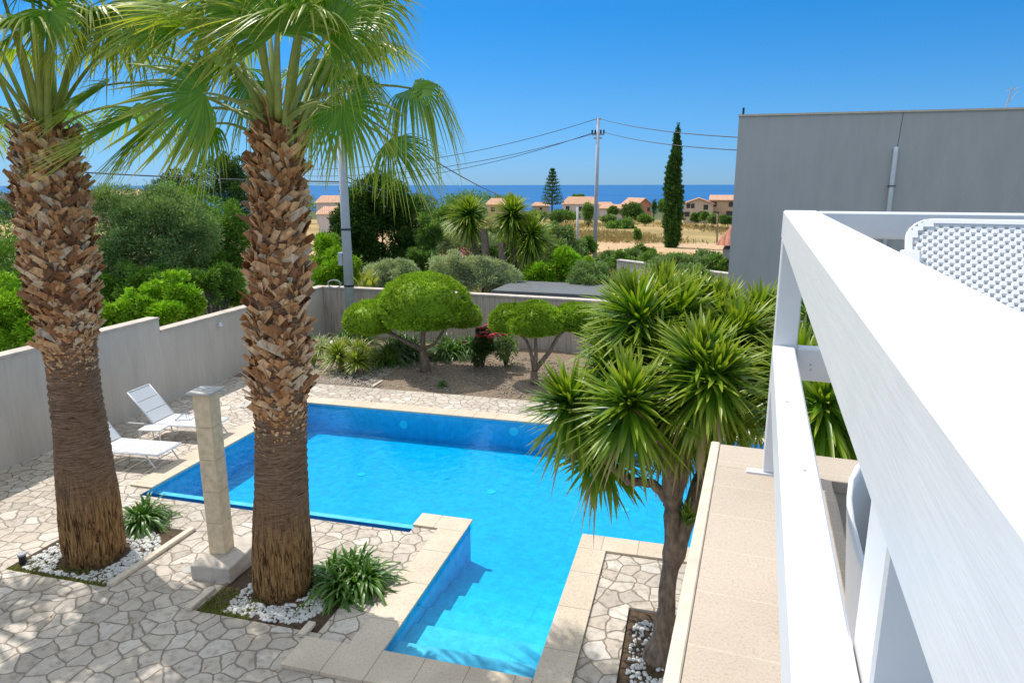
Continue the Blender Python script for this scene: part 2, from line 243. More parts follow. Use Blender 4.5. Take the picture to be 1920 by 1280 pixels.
class MB:
    def __init__(s): s.V=[]; s.F=[]
    def add(s,V,Fc):
        n=len(s.V); s.V+= [tuple(v) for v in V]; s.F+=[tuple(i+n for i in f) for f in Fc]; return s
    def box(s,a,b,bev=0,M=None):
        (x0,y0,z0),(x1,y1,z1)=a,b
        if bev<=0:
            V=[(x0,y0,z0),(x1,y0,z0),(x1,y1,z0),(x0,y1,z0),(x0,y0,z1),(x1,y0,z1),(x1,y1,z1),(x0,y1,z1)]
            Fc=[(0,3,2,1),(4,5,6,7),(0,1,5,4),(1,2,6,5),(2,3,7,6),(3,0,4,7)]
        else:
            c=bev; V=[];Fc=[]
            def ring(z,i): return [(x0+i+ (c if i==0 else 0),y0+i,z),(x1-i-(c if i==0 else 0),y0+i,z),(x1-i,y0+i+(c if i==0 else 0),z),(x1-i,y1-i-(c if i==0 else 0),z),(x1-i-(c if i==0 else 0),y1-i,z),(x0+i+(c if i==0 else 0),y1-i,z),(x0+i,y1-i-(c if i==0 else 0),z),(x0+i,y0+i+(c if i==0 else 0),z)]
            for z,i in ((z0,c),(z0+c,0),(z1-c,0),(z1,c)): V+=ring(z,i)
            for k in range(3):
                for j in range(8): a_=k*8+j; b_=k*8+(j+1)%8; Fc.append((a_,b_,b_+8,a_+8))
            Fc.append(tuple(range(7,-1,-1))); Fc.append(tuple(range(24,32)))
        if M is not None: V=[tuple(M@Vector(v)) for v in V]
        return s.add(V,Fc)
    def tube(s,pts,rad,n=8,cap=True,flat=1):
        pts=[Vector([float(c) for c in p]) for p in pts]; rad=rad if hasattr(rad,'__len__') else [rad]*len(pts)
        V=[];Fc=[]; ref=Vector((0,0,1)) if abs((pts[-1]-pts[0]).normalized().z)<.9 else Vector((1,0,0))
        for i,p in enumerate(pts):
            d=(pts[min(i+1,len(pts)-1)]-pts[max(i-1,0)]).normalized(); a=d.cross(ref).normalized(); b=a.cross(d)
            for k in range(n):
                t=2*PI*k/n; V.append(tuple(p+(a*math.cos(t)+b*math.sin(t)*flat)*rad[i]))
        for i in range(len(pts)-1):
            for k in range(n): Fc.append((i*n+k,i*n+(k+1)%n,(i+1)*n+(k+1)%n,(i+1)*n+k))
        if cap: Fc.append(tuple(range(n-1,-1,-1))); Fc.append(tuple((len(pts)-1)*n+k for k in range(n)))
        return s.add(V,Fc)
    def poly(s,pts): return s.add(pts,[tuple(range(len(pts)))])
    def build(s,name,mat,parent=None,smooth=False): return raw(name,s.V,s.F,mat,parent,smooth)
def nrm(a): return a/np.maximum(np.linalg.norm(a,axis=-1,keepdims=True),1e-9)
def leaves(P,D,L,W,rng,fold=.25):
    """one folded rhombus leaf per point"""
    n=len(P); L=L*rng.uniform(.65,1.25,n)[:,None]; W=W*rng.uniform(.7,1.2,n)[:,None]
    s=nrm(np.cross(D,nrm(rng.normal(size=(n,3))))); u=np.cross(s,D)
    V=np.empty((n,4,3),np.float32); mid=P+D*L*.5
    V[:,0]=P; V[:,1]=mid+s*W*.5+u*W*fold; V[:,2]=P+D*L; V[:,3]=mid-s*W*.5+u*W*fold
    return V.reshape(-1,3), np.arange(n*4).reshape(n,4)
def lobes_cloud(lobes,n,L,W,rng,shell=(.72,1.03),upb=.3,flatb=None,lump=.14):
    """lobes: (cx,cy,cz,rx,ry,rz); leaves on the lumpy shells, inner ones dropped"""
    A=np.array(lobes,float); wt=(A[:,3]*A[:,4]+A[:,3]*A[:,5]+A[:,4]*A[:,5]); idx=rng.choice(len(A),n,p=wt/wt.sum())
    d=nrm(rng.normal(size=(n,3))); lb=A[idx]
    ph=idx[:,None]*1.7
    k=1+lump*(np.sin(d[:,0:1]*7+ph)*np.sin(d[:,1:2]*6+2*ph)+.6*np.sin(d[:,2:3]*11+ph+d[:,0:1]*5))
    rr=rng.uniform(shell[0],shell[1],n)[:,None]*k
    P=lb[:,:3]+d*rr*lb[:,3:6]
    if flatb is not None: q_=P*10; P=P+d*(.04*np.sin(q_[:,0]+np.sin(q_[:,1]*1.3))*np.sin(q_[:,1]+np.sin(q_[:,2]*1.7))*np.sin(q_[:,2]*1.2+1))[:,None]
    if flatb is not None:
        P[:,2]=np.maximum(P[:,2],lb[:,2]-lb[:,5]*flatb*(1-.0*rr[:,0]))
    if flatb is not None:
        m=n//10; sel=np.repeat(np.arange(m),10); P=P[sel]+rng.normal(size=(len(sel),3))*.008; d=d[sel]; idx=idx[sel]; n=len(sel)
    keep=np.ones(n,bool)
    for j,a in enumerate(A):
        q=((P-a[:3])/a[3:6]); ins=(q**2).sum(1)<.42; keep&=~(ins&(idx!=j))
    P=P[keep]; d=d[keep]
    D=nrm(d+rng.normal(size=d.shape)*(.75 if flatb is None else .62)+np.array([0,0,upb]))
    return leaves(P,D,L,W,rng)
def clump_cloud(lobes,n,L,W,rng,upb=.3,flatb=None,sz=.34,**k):
    A=np.array(lobes,float); C=[];Rd=[];O=[]
    for a in A:
        m=int(np.clip(34*(a[3:6].mean()/.8)**.6,18,80))
        d=nrm(rng.normal(size=(m,3))); q=a[:3]+d*a[3:6]*rng.uniform(.25,.88,m)[:,None]
        C.append(q); Rd.append(a[3:6].mean()*sz*rng.uniform(.4,1.35,m)); O.append(d)
    C=np.vstack(C);Rd=np.concatenate(Rd);O=np.vstack(O); idx=rng.choice(len(C),n,p=Rd**2/(Rd**2).sum())
    d=nrm(rng.normal(size=(n,3))+O[idx]*.5+np.array([0,0,.25])); P=C[idx]+d*(Rd[idx]*rng.uniform(.2,1.12,n)**.6*np.where(rng.uniform(size=n)<.07,rng.uniform(1.1,1.6,n),1))[:,None]*np.array([1,1,.9])
    D=nrm(d*.9+O[idx]*.4+rng.normal(size=d.shape)*.55+np.array([0,0,upb])); return leaves(P,D,L,W,rng,.12)
def ico_lobes(lobes,scale,rng):
    V=[];Fc=[]; nu,nv=14,9
    for (cx,cy,cz,rx,ry,rz) in lobes:
        b=len(V)
        for j in range(nv):
            t=PI*j/(nv-1)
            for i in range(nu):
                p=2*PI*i/nu; k=scale*(1+.08*rng.uniform(-1,1)); V.append((cx+rx*k*math.sin(t)*math.cos(p),cy+ry*k*math.sin(t)*math.sin(p),cz+rz*k*math.cos(t)))
        for j in range(nv-1):
            for i in range(nu): Fc.append((b+j*nu+i,b+(j+1)*nu+i,b+(j+1)*nu+(i+1)%nu,b+j*nu+(i+1)%nu))
    return np.array(V,np.float32),np.array(Fc)
def crown(root,lobes,n,L,W,mat,seed,name='crown',core=.72,**k):
    rng=np.random.default_rng(seed); V,Fc=(clump_cloud if name=='crown' and mat!='bonsai_leaf' else lobes_cloud)(lobes,n,L,W,rng,**k)
    if core and mat!='bonsai_leaf': core=0
    if core: V2,F2=ico_lobes(lobes,core,rng); Fc=np.vstack([Fc,F2+len(V)]); V=np.vstack([V,V2])
    off=np.array(root.location) if root else 0
    return raw(name,V-off,Fc,mat,root)
def bush(name,label,cat,c,lobes,n,L,W,mat,seed,group=None,stem=True,**k):
    """c: base point; lobes relative to base"""
    t=thing(name,label,cat,c,0,group); rng=np.random.default_rng(seed)
    lb=[(c[0]+a,c[1]+b_,c[2]+z,rx,ry,rz) for a,b_,z,rx,ry,rz in lobes]
    crown(t,lb,n,L,W,mat,seed,**k)
    if stem:
        mb=MB(); 
        for (a,b_,z,rx,ry,rz) in lobes[:5]: mb.tube([(a*.1,b_*.1,-.1),(a*.5,b_*.5,z*.5),(a,b_,z)],[.05+.02*rz,.035+.012*rz,.015],6)
        mb.build('stem','bark_dark',t)
    return t
def rosette(c,n,L,W,rng,elmin=-60,elmax=85,droop=.25,axis=(0,0,1),seg=4,fold=.35,wind=(0,0,0),core=.03):
    """sword leaves from a centre; returns V,F,attr"""
    ax=nrm(np.array(axis,float)); ref=np.array([1.,0,0]) if abs(ax[2])>.8 else np.array([0,0,1.]); s=nrm(np.cross(ax,ref)); t=np.cross(ax,s)
    e=np.radians(elmin+(elmax-elmin)*rng.uniform(0,1,n)**.85); a=np.arange(n)*2.39996+rng.uniform(-.2,.2,n)
    d=(np.cos(e)*np.cos(a))[:,None]*s+(np.cos(e)*np.sin(a))[:,None]*t+np.sin(e)[:,None]*ax
    l=L*rng.uniform(.75,1.1,n)*(1-.25*np.clip(np.sin(e),0,1)); sd=nrm(np.cross(d,np.array([0,0,1.])+rng.normal(size=(n,3))*.12)); nn=np.cross(sd,d)
    ts=np.linspace(0,1,seg+1); prof=np.interp(ts,[0,.12,.45,.8,1],[.55,.8,1,.6,.04])
    V=np.empty((n,seg+1,3,3)); dr=droop*rng.uniform(.4,1.5,n); base=np.array(c)+ax*(rng.uniform(-1,1,n)[:,None]*core*2)+d*core
    for j,tt in enumerate(ts):
        p=base+d*(l*tt)[:,None]; p[:,2]-=dr*l*tt**2.2; p+=np.array(wind)*(l*tt**2)[:,None]
        w_=W*.5*prof[j]; V[:,j,0]=p-sd*w_+nn*w_*fold; V[:,j,1]=p; V[:,j,2]=p+sd*w_+nn*w_*fold
    k=np.arange(n)[:,None]*(seg+1)*3; Fs=[]
    for j in range(seg):
        for q in (0,1): o_=j*3+q; Fs.append(np.stack([k[:,0]+o_,k[:,0]+o_+1,k[:,0]+o_+4,k[:,0]+o_+3],1))
    at_=np.tile(np.repeat(ts,3),n)
    return V.reshape(-1,3),np.vstack(Fs),at_
def joinR(parts):
    V=[];Fc=[];A=[];b=0
    for v,f,a in parts: V.append(v);Fc.append(f+b);A.append(a);b+=len(v)
    return np.vstack(V),np.vstack(Fc),np.concatenate(A)
# ================================================================ SETTING
# terrain sheet with the garden cut out
xs=np.unique(np.concatenate([-np.geomspace(12,60000,46)[::-1],np.linspace(-12,9,12),np.geomspace(9,60000,46)])); ys=np.unique(np.concatenate([-np.geomspace(6,800,14)[::-1],np.linspace(-6,20.1,14),np.geomspace(20.1,1250,70)]))
gx,gy=np.meshgrid(xs,ys); gz=T(gx,gy)-.06; V=np.stack([gx,gy,gz],-1).reshape(-1,3); Fs=[]
for j in range(len(ys)-1):
    for i in range(len(xs)-1):
        if xs[i]>-12.01 and xs[i+1]<9.01 and ys[j]>-6.01 and ys[j+1]<20.11: continue
        k=j*len(xs)+i; Fs.append((k,k+1,k+1+len(xs),k+len(xs)))
tag(raw('terrain',V,Fs,'dry_terrain',smooth=True),kind='structure')
tag(MB().poly([(-150000,900,-40),(150000,900,-40),(150000,150000,-40),(-150000,150000,-40)]).build('sea','sea_water'),kind='structure')
# garden paving with holes
holes=[(-8.71,-3.88,8.52,13.6),(-3.88,-3.11,8.75,13.6),(-3.11,-1.365,8.52,13.6),(-1.365,2.6,9.0,13.6),(-3.11,-1.365,5.94,8.53),(-8.72,-7.08,6.2,7.72),(-5.62,-3.96,6.08,7.35),(-.56,.09,5.3,7.5)]
def in_h(x,y): return any(a<x<b and c<y<d for a,b,c,d in holes)
X=sorted({-12.05,9.05,*[h[0] for h in holes],*[h[1] for h in holes]}); Yv=sorted({-6,20.15,15.12,*[h[2] for h in holes],*[h[3] for h in holes]})
mb=MB()
for i in range(len(X)-1):
    for j in range(len(Yv)-1):
        if Yv[j]>=15.1 or in_h((X[i]+X[i+1])/2,(Yv[j]+Yv[j+1])/2): continue
        mb.poly([(X[i],Yv[j],0),(X[i+1],Yv[j],0),(X[i+1],Yv[j+1],0),(X[i],Yv[j+1],0)])
tag(mb.build('paving','paving_stone'),kind='structure')
# soil of the planting beds
mb=MB(); n=24
for j in range(n):
    for i in range(60):
        def q(i,j):
            x=-12.05+21.1*i/60; y=15.12+5.0*j/n; return (x,y,.0+.16*min(1,j/n*1.6)+.03*math.sin(x*3.1+j)*math.sin(y*2.7)*(j>0))
        mb.add([q(i,j),q(i+1,j),q(i+1,j+1),q(i,j+1)],[(0,1,2,3)])
tag(mb.build('garden_soil','bed_soil',smooth=True),kind='structure')
for (a,b_,c,d) in ((-8.72,-7.08,6.2,7.72),(-5.62,-3.96,6.08,7.35),(-.56,.09,5.3,7.5)):
    mb=MB(); k=14; rg=random.Random(a)
    hh=[[(-.035+(rg.uniform(0,.04) if 0<i<k and 0<j<k else 0)) for j in range(k+1)] for i in range(k+1)]
    for i in range(k):
        for j in range(k):
            f=lambda i,j:(a+(b_-a)*i/k,c+(d-c)*j/k,hh[i][j]); mb.add([f(i,j),f(i+1,j),f(i+1,j+1),f(i,j+1)],[(0,1,2,3)])
    tag(mb.build('bed_soil','soil',smooth=True),kind='structure')
    mb=MB()
    for p,q2 in (((a,c),(b_,c)),((b_,c),(b_,d)),((b_,d),(a,d)),((a,d),(a,c))): mb.poly([(p[0],p[1],0),(q2[0],q2[1],0),(q2[0],q2[1],-.06),(p[0],p[1],-.06)])
    tag(mb.build('bed_edge','stone_edge'),kind='structure')
def pebbles(label,pts,rmin,rmax,mat,seed,name='white_pebbles'):
    rng=np.random.default_rng(seed); nu,nv=6,4; sv=[]; n=len(pts)
    un=[]
    for j in range(nv+1):
        t=PI*j/nv
        for i in range(nu): un.append((math.sin(t)*math.cos(2*PI*i/nu),math.sin(t)*math.sin(2*PI*i/nu),math.cos(t)))
    un=np.array(un); k=len(un); r=rng.uniform(rmin,rmax,n)[:,None]; sc=np.concatenate([r*rng.uniform(.8,1.3,(n,1)),r*rng.uniform(.65,1,(n,1)),r*rng.uniform(.45,.7,(n,1))],1)
    a=rng.uniform(0,2*PI,n); V=un[None]*sc[:,None]; V*=1+rng.uniform(-.08,.08,V.shape[:2])[...,None]
    x=V[...,0]*np.cos(a)[:,None]-V[...,1]*np.sin(a)[:,None]; y=V[...,0]*np.sin(a)[:,None]+V[...,1]*np.cos(a)[:,None]
    tilt=rng.uniform(-.3,.3,n)[:,None]; V=np.stack([x,y,V[...,2]+x*tilt],-1)+np.array(pts)[:,None]+np.array([0,0,1])*sc[:,2][:,None,None]*.7
    f=[]
    for j in range(nv):
        for i in range(nu): f.append((j*nu+i,(j+1)*nu+i,(j+1)*nu+(i+1)%nu,j*nu+(i+1)%nu))
    Fc=(np.array(f)[None]+np.arange(n)[:,None,None]*k).reshape(-1,4)
    return tag(raw(name,V.reshape(-1,3),Fc,mat,smooth=True),label,'pebbles',kind='stuff')
def ringpts(cx,cy,r0,r1,box,n,seed,z=-.02,sq=1):
    rng=np.random.default_rng(seed); o=[]
    while len(o)<n:
        a=rng.uniform(0,2*PI); r=math.sqrt(rng.uniform(r0*r0,r1*r1)); x=cx+r*math.cos(a)*sq; y=cy+r*math.sin(a)
        if box[0]+.03<x<box[1]-.03 and box[2]+.03<y<box[3]-.03: o.append((x,y,z))
    return o
# ================================================================ POOL
WZ=-.03; FZ=-.66
pool=thing('swimming_pool','long blue tiled swimming pool with cream stone coping and a stepped entry','pool',(-4.4,11,0))
def pl(mb,name,mat): 
    o=mb.build(name,mat); o.parent=pool; o.location=(4.4,-11,0); return o
bpy.context.view_layer.update()
PX0,PX1,PY0,PY1=-8.71,2.6,8.75,13.6
mb=MB()
mb.poly([(PX0,8.9,FZ),(PX1,8.9,FZ),(PX1,PY1,FZ),(PX0,PY1,FZ)]); mb.poly([(-3.11,8.6,FZ),(-1.365,8.6,FZ),(-1.365,8.9,FZ),(-3.11,8.9,FZ)])
mb.poly([(PX0,PY1,FZ),(PX1,PY1,FZ),(PX1,PY1,0),(PX0,PY1,0)]); mb.poly([(PX0,8.7,FZ),(PX0,PY1,FZ),(PX0,PY1,0),(PX0,8.7,0)]); mb.poly([(PX1,8.9,FZ),(PX1,PY1,FZ),(PX1,PY1,0),(PX1,8.9,0)])
mb.poly([(-3.11,5.94,FZ),(-3.11,9.05,FZ),(-3.11,9.05,0),(-3.11,5.94,0)]); mb.poly([(-1.365,5.94,FZ),(-1.365,9.05,FZ),(-1.365,9.05,0),(-1.365,5.94,0)]); mb.poly([(-3.11,5.94,FZ),(-1.365,5.94,FZ),(-1.365,5.94,0),(-3.11,5.94,0)])
mb.poly([(-1.365,9.05,FZ),(2.6,9.05,FZ),(2.6,9.05,0),(-1.365,9.05,0)]); mb.poly([(-3.88,9.05,FZ),(-3.11,9.05,FZ),(-3.11,9.05,0),(-3.88,9.05,0)]); mb.poly([(-3.88,8.72,-.2),(-3.88,9.05,-.2),(-3.88,9.05,0),(-3.88,8.72,0)])
pl(mb,'basin','pool_tile')
pl(MB().box((PX0,8.71,FZ+.001),(-3.89,8.93,-.11)),'overflow_wall','pool_tile')
mb=MB(); mb.poly([(PX0-.03,8.5,-.3),(-3.88,8.5,-.3),(-3.88,8.71,-.3),(PX0-.03,8.71,-.3)]); mb.poly([(PX0-.03,8.52,-.3),(-3.88,8.52,-.3),(-3.88,8.52,-.002),(PX0-.03,8.52,-.002)]); mb.poly([(PX0,8.706,-.3),(-3.89,8.706,-.3),(-3.89,8.706,-.045),(PX0,8.706,-.045)])
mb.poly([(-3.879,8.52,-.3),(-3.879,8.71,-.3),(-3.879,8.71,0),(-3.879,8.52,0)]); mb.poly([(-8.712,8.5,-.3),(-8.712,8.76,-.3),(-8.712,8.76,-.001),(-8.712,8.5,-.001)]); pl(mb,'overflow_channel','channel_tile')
for k in range(6):
    y0=5.945+k*.46; pl(MB().box((-3.105,y0,FZ+.002),(-1.37,y0+.462-(.0),-.17-k*.08)),'step','pool_tile')
def cop(pts,mat='travertine_x',z0=.004,z1=.034):
    mb=MB(); n=len(pts); mb.add([(x,y,z0) for x,y in pts]+[(x,y,z1) for x,y in pts],[tuple(range(n,2*n))]+[(i,(i+1)%n,n+(i+1)%n,n+i) for i in range(n)])
    return pl(mb,'coping',mat)
cop([(-9.12,13.57),(9,13.57),(9,13.97),(-9.12,13.97)]); cop([(-9.12,8.76),(-8.68,8.76),(-8.68,13.565),(-9.12,13.565)],'travertine_y')
cop([(-3.50,5.95),(-3.08,5.95),(-3.08,8.69),(-3.50,8.69)],'travertine_y'); cop([(-3.9,8.695),(-3.08,8.695),(-3.08,9.08),(-3.9,9.08)])
cop([(-1.39,5.0),(-1.0,5.0),(-1.0,8.68),(-1.39,8.68)],'travertine_y'); cop([(-1.39,8.685),(3,8.685),(3,9.08),(-1.39,9.08)]); cop([(2.58,9.085),(3,9.085),(3,13.565),(2.58,13.565)],'travertine_y')
cop([(-4.03,5.46),(-1.395,5.46),(-1.395,5.945),(-4.03,5.945)],z0=.004,z1=.05)
mb=MB()
for (x,y) in ((-6.26,11.56),(-3.51,11.46),(-.99,11.37)): mb=MB().tube([(x,y,FZ),(x,y,FZ+.012)],.085,20); o=pl(mb,'pool_light','pool_light_glass')
for x,z in ((-6.23,-.3),(-3.64,-.22),(-1.1,-.2)): pl(MB().tube([(x,13.6,z),(x,13.58,z)],.1,20),'pool_light','pool_light_glass')
def wat(ol,z0,z1):
    n=len(ol); mb.add([(x,y,z0) for x,y in ol]+[(x,y,z1) for x,y in ol],[tuple(range(n-1,-1,-1)),tuple(range(n,2*n))]+[(i,(i+1)%n,n+(i+1)%n,n+i) for i in range(n)])
mb=MB(); wat([(PX0-.02,8.708,),(-3.87,8.708),(-3.87,9.07),(-3.13,9.07),(-3.13,5.92),(-1.345,5.92),(-1.345,9.03),(2.62,9.03),(2.62,13.62),(PX0-.02,13.62)],FZ-.04,WZ)
wat([(PX0-.05,8.5),(-3.86,8.5),(-3.86,8.704),(PX0-.05,8.704)],-.33,-.12)
tag(mb.build('water','pool_water'),kind='structure')
# ================================================================ WALLS
def wallrun(name,label,pts,zt,th,mat,capmat='wall_cap',over=.03,base=-.1,ct=.05):
    t=thing(name,label,'wall',(pts[0][0],pts[0][1],0)); o0=np.array([pts[0][0],pts[0][1],0]); b=MB(); c=MB()
    for i in range(len(pts)-1):
        p=Vector(pts[i]); q=Vector(pts[i+1]); d=(q-p).normalized(); nn=Vector((-d.y,d.x)); z=zt[i] if hasattr(zt,'__len__') else zt
        for mbx,h0,h1,o_ in ((b,base,z-ct,0),(c,z-ct,z,over)):
            P=[p-nn*o_,q-nn*o_,q+nn*(th+o_),p+nn*(th+o_)]
            mbx.add([(v.x-o0[0],v.y-o0[1],h0) for v in P]+[(v.x-o0[0],v.y-o0[1],h1) for v in P],[(3,2,1,0),(4,5,6,7),(0,1,5,4),(1,2,6,5),(2,3,7,6),(3,0,4,7)])
    b.build('wall_face',mat,t); c.build('wall_top',capmat,t); return t
LW=wallrun('garden_wall','tall grey rendered garden wall along the left side, stepping down once',[(-11.88,-4),(-11.88,9.0)],[2.16],.25,'garden_stucco')
for a,b_,z in ((9.001,12.8,2.05),(12.801,20.2,1.75)):
    mb=MB().box((0,a+4,-.1),(-.25,b_+4,z-.05)) ; mb.V=[( -v[0] if False else v[0],v[1],v[2]) for v in mb.V]; mb.build('wall_face','garden_stucco',LW); MB().box((.03,a+4,z-.05),(-.28,b_+4,z)).build('wall_top','wall_cap',LW)
BW=wallrun('back_wall','streaky grey rendered back wall with a pale stone top behind the clipped trees',[(-11.87,20.0),(-7.4,19.82),(-3.66,19.53),(.94,19.0),(6,18.2)],1.75,.25,'garden_stucco_back')
# ================================================================ TERRACE (rail frame turned 4.6 deg)
RA=-R(4.6)
terr=thing('terrace_building','cream stone parapet of the roof terrace in the right foreground','building',(.075,0,0),RA)
PZ=3.87
MB().box((-.17,-3,-.1),(.28,3.0,PZ-.05)).build('parapet_wall','stone_edge',terr)
o=MB().box((-.17,-3,PZ-.05),(.26,2.76,PZ)).build('parapet_top','travertine_parapet',terr)
MB().box((-.21,-3,PZ-.07),(-.172,3.03,PZ+.006),.004).build('parapet_edge','stone_edge',terr)
MB().box((.28,2.78,-.1),(8,2.98,PZ-.05)).build('parapet_wall','stone_edge',terr)
MB().box((-.17,2.762,PZ-.05),(8,3.02,PZ),.003).build('parapet_top','travertine_parapet',terr)
mb=MB().box((.285,-3,3.2),(8,2.775,3.38)); mb.build('terrace_floor','terrace_tile',terr)
mb=MB()
for k in range(12): mb.box((.286,-2.9+k*.45,3.38),(8,-2.892+k*.45,3.383))
for k in range(12): mb.box((.5+k*.6,-3,3.38),(.508+k*.6,2.77,3.3835))
mb.build('floor_joint','black',terr)
rail=thing('terrace_railing','thick white painted timber railing with flat handrail and lower rail in the right foreground','railing',(.079,0,0),RA)
ZT=4.905
MB().box((0,-1.5,4.80),(.118,2.83,ZT),.006).build('handrail','white_paint',rail)
MB().box((.1185,2.72,4.812),(6,2.83,ZT-.002),.005).build('handrail','white_paint',rail)
MB().box((.0,-1.5,4.28),(.08,2.735,4.40),.005).build('lower_rail','white_paint',rail)
MB().box((.088,2.735,4.27),(6,2.80,4.395),.005).build('lower_rail','white_paint',rail)
def post(x0,y0,x1,y1,zt,z0=PZ): 
    p=MB().box((x0,y0,z0+.008),(x1,y1,zt),.004).build('post','white_paint',rail)
    MB().box((x0-.06,y0-.012,z0),(x1+.05,y0+.03,z0+.008)).build('bracket','white_metal',p)
for x,z in ((.14,4.335),(.142,4.315),(.2,4.36)): MB().tube([(x,2.7355,z),(x,2.733,z)],.0035,8).build('screw','steel',rail)
for y_,x_ in ((1.5,.05),(2.0,.03)): MB().tube([(x_,y_,4.4),(x_,y_,4.4012)],.004,10).build('screw','steel',rail)
post(.002,2.737,.087,2.822,4.80); post(.084,.80,.174,.93,4.80); post(2.2,2.735,2.285,2.815,4.81)
# perforated plastic lounger stood on end
pn=thing('plastic_lounger','white perforated plastic sun lounger stood upright behind the terrace handrail','sun lounger',(.475,1.39,3.745),R(-8))
pn.rotation_euler=(R(-40),0,R(-8))
mb=MB(); W_,Hh,rr_=.68,1.50,.07; nx,nz_=50,110; cx_=W_/nx; cz_=Hh/nz_
def inside(x,z):
    x=min(x,W_-x); z=Hh-z
    return not (x<rr_ and z<rr_ and (rr_-x)**2+(rr_-z)**2>rr_*rr_)
for j in range(nz_):
    for i in range(nx):
        x0=i*cx_; z0=j*cz_; xc=x0+cx_/2; zc=z0+cz_/2
        if not inside(xc,zc): continue
        edge=i<1 or i>=nx-1 or j<1 or j>=nz_-1 or not inside(xc-cx_*1.3,zc+cz_*1.3) or not inside(xc+cx_*1.3,zc+cz_*1.3)
        c4=[(x0,z0),(x0+cx_,z0),(x0+cx_,z0+cz_),(x0,z0+cz_)]
        if edge: mb.add([(a,-.006,b_) for a,b_ in c4],[(0,1,2,3)]); continue
        if (i+j)%2: mb.add([(a,0,b_) for a,b_ in c4],[(0,1,2,3)]); continue
        k=.55; ci=[(xc+(a-xc)*k,zc+(b_-zc)*k) for a,b_ in c4]
        mb.add([(a,0,b_) for a,b_ in c4]+[(a,.004,b_) for a,b_ in ci]+[(a,.016,b_) for a,b_ in ci],[(0,1,5,4),(1,2,6,5),(2,3,7,6),(3,0,4,7),(4,5,9,8),(5,6,10,9),(6,7,11,10),(7,4,8,11)])
mb.build('perforated_panel','white_plastic',pn)
mb=MB(); pts=[(-.0,0,0),(-.0,0,Hh-rr_)]+[(rr_-rr_*math.cos(a),0,Hh-rr_+rr_*math.sin(a)) for a in np.linspace(.3,PI/2,6)]+[(W_-rr_,0,Hh)]+[(W_-rr_+rr_*math.sin(a),0,Hh-rr_+rr_*math.cos(a)) for a in np.linspace(.3,PI/2,6)]+[(W_,0,0)]
mb.tube(pts,.006,8); mb.build('rim','white_plastic',pn,True)
for sx in (.04,W_-.04): MB().tube([(sx,0,1.0),(sx,.28,.24)],.018,8).build('support_leg','white_plastic',pn)
MB().box((-.02,-.02,Hh-.17),(.035,.0,Hh-.12),.005).build('hinge','white_plastic',pn)
# rounded plastic chair on the terrace
ch=thing('plastic_chair','white rounded plastic chair back showing between the white rails','chair',(.66,1.72,3.384),R(100))
mb=MB(); nn_=18; V=[];Fc=[]
for j in range(13):
    z=.42+.5*j/12
    for i in range(nn_+1):
        a=-PI*.62+PI*1.24*i/nn_; r_=.22+.035*(j/12); zz=z-.22*(abs(a)/(PI*.62))**3*(j/12); V.append((r_*math.cos(a),r_*math.sin(a)*1.05,zz))
for j in range(12):
    for i in range(nn_): k=j*(nn_+1)+i; Fc.append((k,k+1,k+nn_+2,k+nn_+1))
mb.add(V,Fc); o=mb.build('backrest','white_plastic',ch,True); md=o.modifiers.new('s','SOLIDIFY'); md.thickness=.012
MB().box((-.22,-.22,.40),(.2,.22,.425),.01).build('seat','white_plastic',ch)
for sx,sy in ((-1,-1),(-1,1),(1,-1),(1,1)): MB().tube([(sx*.2,sy*.2,0),(sx*.17,sy*.17,.41)],[.018,.022],8).build('leg','white_plastic',ch)
# ================================================================ GREY HOUSE
p0=at(1386,215,26.); GX=p0[0]; GZ=p0[2]
gh=thing('grey_house','large plain grey house with a blank side wall beyond the right of the garden','house',(GX,26,0),R(.6))
MB().add([(0,0,-.5),(24,0,-.5),(24,9,-.5),(1.2,9,-.5),(0,0,GZ-.06),(24,0,GZ-.06),(24,9,GZ-.06),(1.2,9,GZ-.06)],[(0,3,2,1),(4,5,6,7),(0,1,5,4),(1,2,6,5),(2,3,7,6),(3,0,4,7)]).build('wall','house_grey',gh)
MB().add([(-.03,-.05,GZ-.06),(24,-.05,GZ-.06),(24,9,GZ-.06),(1.2,9,GZ-.06),(-.03,-.05,GZ),(24,-.05,GZ),(24,9,GZ),(1.2,9,GZ)],[(0,3,2,1),(4,5,6,7),(0,1,5,4),(1,2,6,5),(2,3,7,6),(3,0,4,7)]).build('roof_edge','stone_edge',gh)
def ghl(u,v): q=at(u,v,26.); return q[0]-GX,q[2]
x1,z1=ghl(1679,280); x2,z2=ghl(1645,570)
MB().tube([(x1+.02,.0,z1+.02),(x1,-.12,z1+.03),(x1,-.12,z1-.1),(x1,-.12,.2)],.075,10).build('drain_pipe','white_metal',gh,True)
for z in (z1-1.2,z1-3.2): MB().box((x1-.1,-.21,z),(x1+.1,0,z+.03)).build('pipe_clip','black',gh)
mb=MB(); mb.add([(x1+.05,-.004,z1),(x1+.07,-.004,z1),(x1+.13,-.004,GZ-.06),(x1+.11,-.004,GZ-.06)],[(0,1,2,3)]); mb.build('crack','dark_slab',gh)
MB().tube([(.15,.3,GZ),(.15,.3,GZ+.25)],.04,6).build('roof_vent','black',gh)
xa,za=ghl(1912,200); mb=MB().tube([(xa,1,GZ),(xa+.12,1,GZ+.75)],.02,6); mb.tube([(xa-.05,1,GZ+.62),(xa+.3,1,GZ+.7)],.012,5); mb.tube([(xa,1,GZ+.15),(xa+.3,1,GZ+.6)],.012,5); mb.build('antenna','steel',gh)
